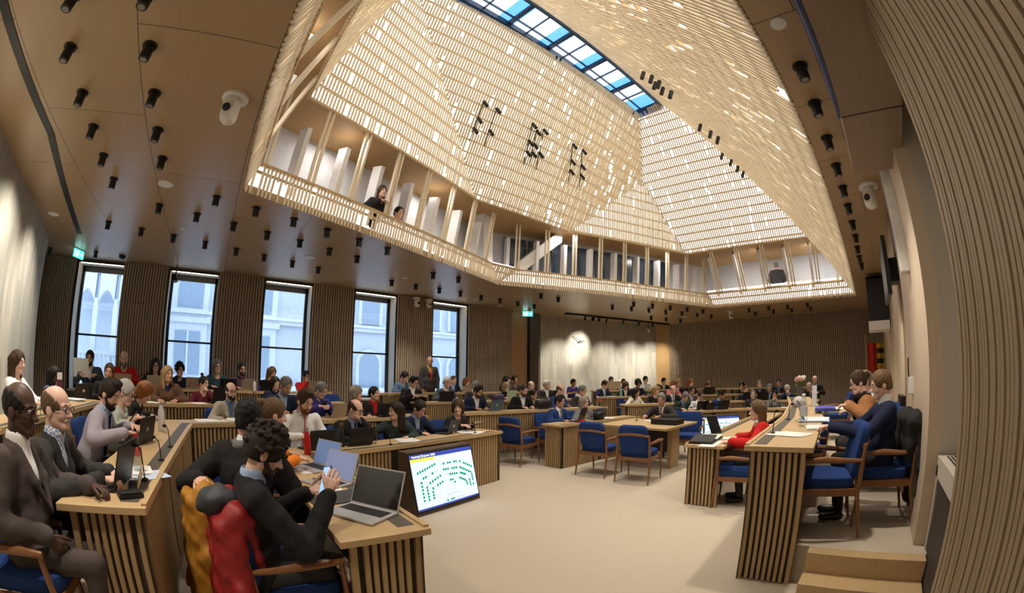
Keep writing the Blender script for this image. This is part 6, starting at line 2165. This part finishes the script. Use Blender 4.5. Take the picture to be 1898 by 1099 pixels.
# ================================================================= coats on chair backs
def coat(label, loc, rz, col, prims, hood=None, name='coat', cat='coat', lining=None):
    t = thing(name, label, cat, loc, rz)
    sdf_obj('body', prims, .016, col, t)
    if hood:
        sdf_obj('hood', hood[0], .012, hood[1], t)
    return t


CR = material('shell_red', (.30, .012, .014), .55, kind='cloth', amt=.2)
CY = material('shell_yellow', (.50, .22, .02), .6, kind='cloth', amt=.2)
CD = material('shell_dark', (.035, .038, .045), .6, kind='cloth')
CB = material('coat_black', (.012, .012, .013), .85, kind='cloth')


def drape(w, top, bot, d=.045):
    """a coat pulled over a chair back: thick roll on top, long tail behind, short front, hanging sleeves"""
    o = [cone((-w, .01, top), (w, .01, top), d * 1.5, d * 1.5, k=.03)]
    for k in range(9):
        f = k / 8 * 2 - 1
        o.append(cone((w * f, -.075, top - .03), (w * f * 1.15, -.12 - .03 * math.sin(k * 2.1), bot + .05 * math.sin(k * 1.7)), d * .9, d * (.75 + .4 * math.sin(k * 2.6)), k=.03))
        o.append(cone((w * f, .07, top - .03), (w * f, .10, top - .30), d * .8, d * .6, k=.03))
    for s in (1, -1):
        o.append(cone((s * w, -.02, top - .03), (s * (w + .09), -.02, top - .34), .062, .055, k=.03))
        o.append(cone((s * (w + .09), -.02, top - .34), (s * (w + .06), -.03, top - .58), .055, .045, k=.03))
    o += [wob(.008, 22, 1.0), wob(.004, 47, 2.0)]
    return o


hood_p = [ell((0, -.08, .89), (.14, .10, .075), None, k=.03), ell((.06, -.05, .93), (.10, .09, .06), None, k=.03), ell((-.03, .0, .97), (.08, .05, .05), None, k=.01, op='s'), wob(.006, 40)]
def on_chair(key, rz=None):
    q = Q(key)
    r = q['rz'] if rz is None else rz
    x, y, _ = spot(q, 0, -.03)
    if 'photographing' in key:
        x, y = .40, 2.24
    return (x + math.sin(r) * .285, y - math.cos(r) * .285, q['z'])


coat('red waterproof jacket with dark hood hung over the near chair back', on_chair('photographing'), qc['rz'], CR, drape(.20, .86, .16), (hood_p, CD))
q = Q('twisted towards')
coat('mustard yellow jacket hung on the chair behind the man in black jacket', on_chair('twisted towards', R(-85)), R(-85), CY, drape(.18, .84, .10))
q = Q('navy sweater')
coat('long black coat hung over the chair of the man in navy sweater', on_chair('navy sweater'), q['rz'], CB, drape(.25, .84, .06, .055))
for key, lb in (('taupe suit', 'blue armchair under the man in taupe suit'), ('blue checked', 'blue armchair under the man with white moustache'), ('pale lilac', 'blue armchair under the man in lilac blazer'),
                ('sage green', 'blue armchair under the white-haired person in sage'), ('ginger-haired woman in black cardigan', 'blue armchair under the woman in black cardigan'),
                ('photographing', 'blue armchair of the man photographing, red jacket over its back'), ('twisted towards', 'blue armchair of the man in black jacket and grey scarf'),
                ('orange top', 'blue armchair under the woman in orange'), ('white shirt and pink', 'blue armchair under the man in white shirt and pink tie'),
                ('hand over his', 'blue armchair under the bald man covering his mouth'), ('very long dark', 'blue armchair under the long-haired woman in green'),
                ('navy suit looking down beside', 'blue armchair under the man in navy suit beside her'), ('turning to her', 'blue armchair under the bob-haired woman'),
                ('light grey blazer', 'blue armchair under the man in light grey blazer'), ('royal blue suit', 'blue armchair under the boyish man in royal blue suit'),
                ('silver-blonde', 'blue armchair under the silver-blonde lady'), ('crimson tie', 'blue armchair under the man in crimson tie'),
                ('red blazer with', 'blue armchair under the woman in red blazer'), ('silver-haired woman in dark', 'blue armchair under the silver-haired woman'),
                ('navy sweater', 'blue armchair under the man in navy sweater, black coat on it'), ('tan jacket', 'blue armchair under the woman in tan jacket'),
                ('behind the woman in tan', 'blue armchair under the man in white shirt at rostrum')):
    q = Q(key)
    x, y, _ = spot(q, 0, -.03)
    if 'photographing' in key:
        x, y = .40, 2.24
    chair(x, y, q['z'], q['rz'] if 'twisted' not in key else R(-85), lb)
DOWNLIST = [(-1.51, 2.65), (-1.49, 3.23), (-1.47, 3.78), (-1.45, 4.36), (-1.42, 4.96), (-1.41, 2.12), (-0.86, 2.04), (-0.84, 2.54), (-0.8, 3.11), (-0.78, 3.69), (-0.75, 4.26), (-0.08, 5.09), (0.46, 5.24), (-0.86, 5.64), (-0.32, 5.8), (0.23, 5.96), (0.77, 6.15), (-1.8, 6.63), (-1.25, 6.79), (-0.71, 6.94), (-0.16, 7.11), (0.4, 7.28), (0.93, 7.43), (-2.48, 8.6), (-3.54, 8.62), (1.01, 5.41), (1.55, 5.59), (1.32, 6.3), (2.11, 5.76), (2.66, 5.92), (1.87, 6.48), (2.43, 6.66), (1.5, 7.62), (2.06, 7.79), (3.74, 7.99), (4.09, 6.87), (4.68, 6.86), (4.34, 8.01), (4.96, 8.03), (5.54, 8.02), (6.19, 8.07), (6.79, 8.06), (7.4, 8.07), (8.04, 8.1), (7.09, 6.91), (7.71, 6.92), (9.6, 6.6), (9.59, 5.89), (10.19, 6.34), (10.18, 5.64), (10.75, 6.08), (10.74, 5.37), (11.38, 5.85), (11.32, 5.1), (11.9, 5.55), (12.19, 6.82), (12.79, 6.57), (13.44, 6.34), (12.53, 5.3), (11.91, 4.84), (13.14, 5.05), (12.64, 3.58), (13.45, 3.6), (12.61, 2.94), (13.41, 2.97), (12.71, 2.36), (13.51, 2.38), (12.7, 1.74), (13.53, 1.76), (2.57, 0.05), (3.06, 0.05), (3.64, 0.05), (4.23, 0.04), (4.81, 0.03), (5.4, 0.02), (6.06, 0.01), (6.72, 0.0), (7.37, -0.0), (8.01, -0.01), (8.61, -0.03)]
DISC = [(-0.74, 4.93), (-2.76, 6.5), (1.71, 7.18), (3.86, 7.61), (-0.54, 6.56), (7.51, 8.92), (13.0, 5.96), (2.11, 0.06), (6.41, 8.6), (13.49, 5.55), (14.37, 2.49)]
RODS = [([3.91, 5.27, 6.49], [3.91, 5.65, 5.8]), ([4.22, 5.28, 6.48], [4.25, 5.64, 5.82]), ([5.13, 5.25, 6.53], [5.27, 5.65, 5.8]), ([5.29, 5.3, 6.45], [5.41, 5.61, 5.87]), ([5.45, 5.25, 6.53], [5.62, 5.65, 5.81]), ([6.35, 5.24, 6.56], [6.61, 5.62, 5.86]), ([6.68, 5.24, 6.56], [6.98, 5.61, 5.88])]
F5S = [[5.13, 2.52, 6.45], [5.09, 2.36, 6.26], [5.43, 2.48, 6.4], [5.18, 2.29, 6.17], [5.52, 2.4, 6.3], [5.45, 2.23, 6.1], [6.83, 2.33, 6.22], [6.78, 2.13, 5.97], [6.84, 2.03, 5.84], [8.61, 2.55, 6.49], [8.54, 2.34, 6.23], [8.68, 2.25, 6.11], [8.93, 2.21, 6.07], [11.2, 2.53, 6.46], [11.2, 2.43, 6.34], [11.19, 2.34, 6.22], [11.42, 2.29, 6.17], [11.51, 2.23, 6.09], [11.45, 2.15, 5.99]]
# ================================================================= fittings on ceiling and walls
def make_downlight():
    t = thing('downlight', 'downlight', 'downlight')
    MB().lathe([(.058, -.012), (.058, 0)], n=16).build('base_plate', M_black, t, smooth=True)
    MB().lathe([(.036, -.125), (.042, -.12), (.042, -.012)], n=16).build('housing', M_black, t, smooth=True)
    MB().lathe([(.026, -.1265), (.026, -.125)], n=12).build('lens', material('lens_grey', (.25, .24, .22), .2), t)
    return t


DL0 = make_downlight()
DOWN = DOWNLIST
GR = lambda x, y: ('small black cylinder downlight in the row beside the black ceiling slot' if x < -1.2 and y < 5.2 else
                   'small black cylinder downlight in the second row left of the lantern' if x < -.6 and y < 5.2 else
                   'small black cylinder downlight in the row along the right wall soffit' if y < 1 else
                   'small black cylinder downlight over the window side of the chamber' if x < 8.2 else
                   'small black cylinder downlight over the far end of the chamber')
ORD = 'first second third fourth fifth sixth seventh eighth ninth tenth eleventh'.split()
RWS = {'beside the black ceiling slot': [], 'second row left': [], 'along the right wall': []}
for i, (x, y) in enumerate(DOWN):
    d = DL0 if i == 0 else copy_tree(DL0)
    d.location = (x, y, H)
    lb = GR(x, y)
    tag(d, lb, 'downlight', lb.replace('small black cylinder downlight', 'downlights'))
    for k in RWS:
        if k in lb:
            RWS[k].append((d, y if 'right' not in k else x))
for k, L_ in RWS.items():
    far = 'from the far end' if 'right' in k else 'from the window end'
    for n_, (d, _) in enumerate(sorted(L_, key=lambda e: -e[1])):
        d['label'] = '%s black downlight %s in the row %s' % (ORD[n_], far, k if 'second' not in k else 'nearest the lantern')
for i, (x, y) in enumerate(DISC):
    o = MB().lathe([(.10 if i in (0, 1, 2, 5, 6, 10) else .05, -.008), (.10 if i in (0, 1, 2, 5, 6, 10) else .055, 0)], n=24).build('ceiling_speaker' if i in (0, 1, 2, 5, 6, 10) else 'smoke_detector', M_white)
    o.location = (x, y, H)
    tag(o, ['round white ceiling speaker left of the lantern', 'round white ceiling speaker beyond the black slot', 'round white ceiling speaker before the third window', 'white smoke detector before the fourth window',
            'white smoke detector above the second window', 'round white ceiling speaker before the oak recess', 'round white ceiling speaker over the far right block', 'white smoke detector beside the soffit box',
            'white smoke detector before the last window', 'white smoke detector near the far camera', 'round white ceiling speaker at the slatted far wall'][i], 'speaker' if i in (0, 1, 2, 5, 6, 10) else 'detector')


def dome(label, loc, s=1.0, aim=0):
    t = thing('ceiling_camera', label, 'camera', loc, aim, sc=s)
    MB().lathe([(.085, -.03), (.095, -.02), (.095, 0)], n=20).build('mount', M_white, t, smooth=True)
    m = MB()
    soft_box(m, .0, .02, -.12, .055, .06, .10, e=.6)
    m.build('head', M_white, t, smooth=True)
    m = MB()
    m.lathe([(.03, 0), (.03, .02), (.02, .03)], (0, .07, -.13), 14, Matrix.Rotation(R(-90), 3, 'X'))
    m.build('lens', M_black, t, smooth=True)
    return t


dome('white swivel camera on the ceiling just left of the lantern', (-.11, 2.98, H), 1.15, R(150))
dome('white camera high on the ceiling near the right wall', (4.9, -.28, H), 1.3, R(60))
dome('white camera under the ceiling before the far slatted wall', (12.84, 4.26, H), 1.1, R(120))
dome('left one of two white cameras on the pier before last window', (4.98, 9.12, H - .06), 1.1, R(190))
dome('right one of two white cameras on the pier before last window', (5.32, 9.12, H - .06), 1.0, R(190))
o = MB().lathe([(.02, -.07), (.06, -.05), (.075, -.02), (.075, 0)], n=20).build('dome_camera', M_black, smooth=True)
o.location = (-1.92, 8.74, H)
tag(o, 'small black dome camera above the first window', 'camera')
o = MB().lathe([(.02, -.07), (.05, -.05), (.065, -.02), (.065, 0)], n=20).build('dome_camera', M_white, smooth=True)
o.location = (8.5, 8.75, H)
tag(o, 'small white dome camera beside the exit sign at the recess', 'camera')

M_exit = material('exit_green', (.05, .48, .42), .4, kind='emit', emit=1.6)
M_exw = material('exit_white', (.85, 1, .97), .4, kind='emit', emit=1.6)


def exit_sign(label, loc, rz):
    t = thing('exit_sign', label, 'sign', loc, rz)
    m = MB()
    m.box(-.15, .15, -.012, .012, -.15, 0)
    m.build('panel', M_exit, t)
    m = MB()
    for s in (-.0135, .0125):
        m.box(-.12, -.10, s, s + .001, -.05, -.02)                       # running figure
        m.obox((-.125, s, -.09), (.03, 0, 0), (0, .001, 0), (.012, 0, .04))
        m.obox((-.135, s, -.13), (.014, 0, 0), (0, .001, 0), (.02, 0, .045))
        m.obox((-.10, s, -.09), (.012, 0, 0), (0, .001, 0), (.02, 0, -.04))
        m.box(-.055, -.01, s, s + .001, -.13, -.02)                      # doorway
        m.box(.03, .09, s, s + .001, -.08, -.065)                        # arrow
        m.add([(.085, s, -.105), (.085, s, -.04), (.125, s, -.0725)], [(0, 1, 2)])
    m.build('pictogram', M_exw, t)
    m = MB()
    m.box(-.16, .16, -.02, .02, 0, .012)
    m.build('mount', M_silver, t)
    return t


exit_sign('green running-man exit sign above the first window', (-2.84, 8.54, H - .015), R(62))
exit_sign('green running-man exit sign hanging before the oak recess', (8.66, 9.0, H - .015), R(-38))
# track with spots before the stone screen
t = thing('spot_track', 'long black lighting track on the ceiling before the stone screen', 'track', (0, 0, 0))
a, b = Vector((9.76, 8.46, H)), Vector((14.31, 7.28, H))
d = b - a
nn = Vector((-d.y, d.x, 0)).normalized()
m = MB()
m.obox(a - nn * .07 - Vector((0, 0, .05)), d, nn * .14, (0, 0, .05))
m.build('rail', M_black, t)
for f in (.17, .235, .245, .29, .295, .36, .52, .68, .83):
    m = MB()
    p = a + d * f + nn * .04
    m.tube([p + Vector((0, 0, -.03)), p + Vector((0, .03, -.16))], .035, 10)
    m.build('spot_head', M_black, t, smooth=True)
# hanging stage mics / projector lamps
for x, y, lb in ((-.74, 9.05, 'black hanging spotlight in front of the second window'), (13.6, 7.75, 'small silver spotlight hanging at the end of the track')):
    t = thing('hanging_spot', lb, 'spotlight', (x, y, H))
    m = MB()
    m.tube([(0, 0, 0), (0, 0, -.2)], .014, 8)
    m.build('stem', M_black, t)
    m = MB()
    m.tube([(-.03, 0, -.2), (.02, -.05, -.34)], [.045, .055], 10)
    m.build('head', M_black if x < 0 else M_silver, t, smooth=True)
# clock on the stone screen
cx_, cy_ = 11.2, 9.08
an = math.atan2(-1.61, 4.71)
t = thing('wall_clock', 'brightly lit wall clock with dark hands on the stone screen', 'clock', (cx_, cy_, 2.79), an)
for k in range(12):
    aa = k * PI / 6
    MB().obox((.27 * math.sin(aa) - .008, -.03, .27 * math.cos(aa) - .008), (.016, 0, 0), (0, .02, 0), (0, 0, .016)).build('hour_mark', material('clock_mark', (.25, .22, .16), .5), t)
m = MB()
m.obox((-.02, -.035, -.012), (.20, 0, 0), (0, .008, 0), (0, 0, .024))
m.build('hour_hand', M_black, t)
m = MB()
m.obox((.02, -.03, -.012), (-.30, 0, .17), (0, .006, 0), (.008, 0, .016))
m.build('minute_hand', M_black, t)
MB().lathe([(.03, 0), (.03, .02)], (0, -.02, 0), 14, Matrix.Rotation(R(90), 3, 'X')).build('hub', M_black, t)
# spotlight rods on the big lattice facet and clusters on the opposite one
for i, (p, q_) in enumerate(RODS):
    p, q_ = Vector(p), Vector(q_)
    dn_ = Vector((0, -.06, -.03))
    t = thing('spotlight_rod', 'thin black rod with spotlights, number %s along the backlit lattice' % ('one two three four five six seven'.split()[i]), 'spotlight', tuple(p))
    m = MB()
    m.tube([dn_, q_ - p + dn_], .010, 6)
    m.build('rod', M_black, t)
    for f in ((.02, .45, .72) if i not in (1, 4) else (.02, .62)):
        m = MB()
        c_ = (q_ - p) * f + dn_
        m.tube([c_ + Vector((.0, -.02, .05)), c_ + Vector((.03, -.09, -.08))], .034, 10)
        m.build('spot_head', M_black, t, smooth=True)
for i, p in enumerate(F5S):
    o = MB().tube([(0, 0, .02), (-.02, .05, -.12)], .036, 10).build('lattice_spot', M_black, smooth=True)
    o.location = (p[0], p[1] + .04, p[2] - .03)
    lb = 'small black spotlight in the topmost cluster on the right lattice' if i < 6 else 'small black spotlight in the middle clusters on the right lattice' if i < 13 else 'small black spotlight in the lowest cluster on the right lattice'
    tag(o, lb, 'spotlight', lb.replace('small black spotlight', 'spotlights'))
# right wall
t = thing('column_speaker', 'slim white column loudspeaker high on the right wall', 'loudspeaker', (4.15, -.44, 2.86))
m = MB()
m.box(-.06, .06, -.05, .05, -.48, .52)
m.build('cabinet', M_white, t, bevel=.01)
m = MB()
m.box(-.045, .045, .05, .056, -.46, .5)
m.build('grille', material('speaker_grille', (.35, .34, .32), .6), t)
t = thing('wall_screen', 'black flat screen bracketed to the right wall seen edge-on', 'screen', (6.1, -.36, 2.8))
m = MB()
m.box(-.5, .5, -.03, .03, -.36, .36)
m.build('panel', M_blackpl, t, bevel=.006)
m = MB()
m.box(-.15, .15, -.17, -.03, -.15, .15)
m.build('bracket', M_black, t)
t = thing('equipment_shelf', 'dark open equipment rack above a white ledge on the right wall', 'rack', (9.9, -.3, 2.55))
m = MB()
m.box(-.35, .35, -.24, -.2, 0, .9)
m.box(-.35, -.31, -.2, .22, 0, .9)
m.box(.31, .35, -.2, .22, 0, .9)
m.box(-.35, .35, -.2, .22, .86, .9)
m.build('casing', M_black, t)
m = MB()
m.box(-.3, .3, -.2, .1, .1, .25)
m.box(-.3, .3, -.2, .1, .4, .55)
m.build('devices', material('device_blue', (.06, .08, .16), .4), t)
m = MB()
m.box(-.36, .36, -.24, .24, -.18, 0)
m.build('ledge', M_white, t)
t = thing('banner', 'red and yellow cantonal banner with black pattern in the far corner', 'banner', (13.2, -.25, 1.2), R(-60))
vs, fs = [], []
for i in range(13):
    for j in range(9):
        vs.append((-.3 + .05 * i, .05 * math.sin(i * 1.3), .0 + .14 * j))
for i in range(12):
    for j in range(8):
        fs.append((i * 9 + j, (i + 1) * 9 + j, (i + 1) * 9 + j + 1, i * 9 + j + 1))
mbb = MB().add(vs, [f for k, f in enumerate(fs) if k // 8 < 7])
mbb.build('red_field', material('banner_red', (.50, .03, .02), .8), t)
MB().add(vs, [f for k, f in enumerate(fs) if k // 8 >= 7 and (k % 8) not in (2, 4, 6)]).build('yellow_field', material('banner_yellow', (.60, .38, .02), .8), t)
MB().add(vs, [f for k, f in enumerate(fs) if k // 8 >= 7 and (k % 8) in (2, 4, 6)]).build('black_bands', material('banner_black', (.03, .025, .02), .8), t)
m = MB()
m.tube([(-.34, 0, -1.2), (-.34, 0, 1.35)], .014, 8)
m.build('pole', M_oakz, t)
t = thing('wall_phone', 'small white wall handset with dark cord on the right wall', 'handset', (4.6, -.47, 1.42))
m = MB()
m.box(-.04, .04, -.02, .03, -.1, .06)
m.build('body', M_white, t, bevel=.006)
m = MB()
m.tube([(0, .03, .06), (.0, .035, .16), (.0, .03, .24)], .008, 6)
m.build('cord', M_black, t)
simple('carry_case', 'flat black case leaning on the right wall behind the rostrum', 'case', (5.75, -.44, .3), 0, [(-.25, .25, -.05, .02, 0, .95)], M_black)
# ================================================================= camera, light
cd = bpy.data.cameras.new('camera')
cam = link(bpy.data.objects.new('camera', cd))
cd.type = 'PANO'
cd.panorama_type = 'FISHEYE_LENS_POLYNOMIAL'
cd.sensor_fit = 'HORIZONTAL'
cd.sensor_width = 36
cd.fisheye_fov = PI
FMM = 784.486 / 1898 * 36
cd.fisheye_polynomial_k0 = 0
cd.fisheye_polynomial_k1 = -1 / FMM
cd.fisheye_polynomial_k2 = 0
cd.fisheye_polynomial_k3 = 0
cd.fisheye_polynomial_k4 = 0
cd.shift_y = (632.5 - 549.5) / 1099
cd.clip_start = .02
yaw, pit, rol = -0.7292602005073888, 0.08557327149443664, -0.00796440975188973
Rz = Matrix.Rotation(yaw, 3, 'Z')
Rx = Matrix.Rotation(pit, 3, 'X')
Bm = Matrix(((1, 0, 0), (0, 0, 1), (0, -1, 0)))
Rr = Matrix.Rotation(rol, 3, 'Z')
M3 = Rz @ Rx @ Bm @ Rr @ Matrix(((1, 0, 0), (0, -1, 0), (0, 0, -1)))
cam.matrix_world = Matrix.Translation((0, 0, HC)) @ M3.to_4x4()
SC.camera = cam
w = bpy.data.worlds.new('sky')
SC.world = w
w.use_nodes = True
bg = w.node_tree.nodes['Background']
bg.inputs[0].default_value = (0.72, 0.86, 1.0, 1)
bg.inputs[1].default_value = 1.5


def lamp(name, kind, loc, power, col=(1, .90, .77), aim=None, size=.1, spot=70, blend=.6, sx=None):
    ld = bpy.data.lights.new(name, kind)
    ld.energy = power
    ld.color = col
    if kind == 'SPOT':
        ld.spot_size = R(spot)
        ld.spot_blend = blend
        ld.shadow_soft_size = size
    elif kind == 'AREA':
        ld.size = size
        if sx:
            ld.shape = 'RECTANGLE'
            ld.size_y = sx
    o = link(bpy.data.objects.new(name, ld))
    o.location = loc
    d = (Vector(aim) - Vector(loc)) if aim else Vector((0, 0, -1))
    o.rotation_euler = d.to_track_quat('-Z', 'Y').to_euler()
    return o


SC.view_settings.view_transform = 'Standard'
SC.view_settings.look = 'None'
SC.view_settings.gamma = 1
SC.view_settings.use_curve_mapping = False
SC.view_settings.exposure = EXPOSURE
SC.cycles.max_bounces = 8
SC.cycles.diffuse_bounces = 4
SC.cycles.transparent_max_bounces = 12
SC.cycles.sample_clamp_indirect = 6
try:
    SC.cycles.use_denoising = True
except Exception:
    pass
for p in LAMPS:
    lamp(*p[0], **p[1])
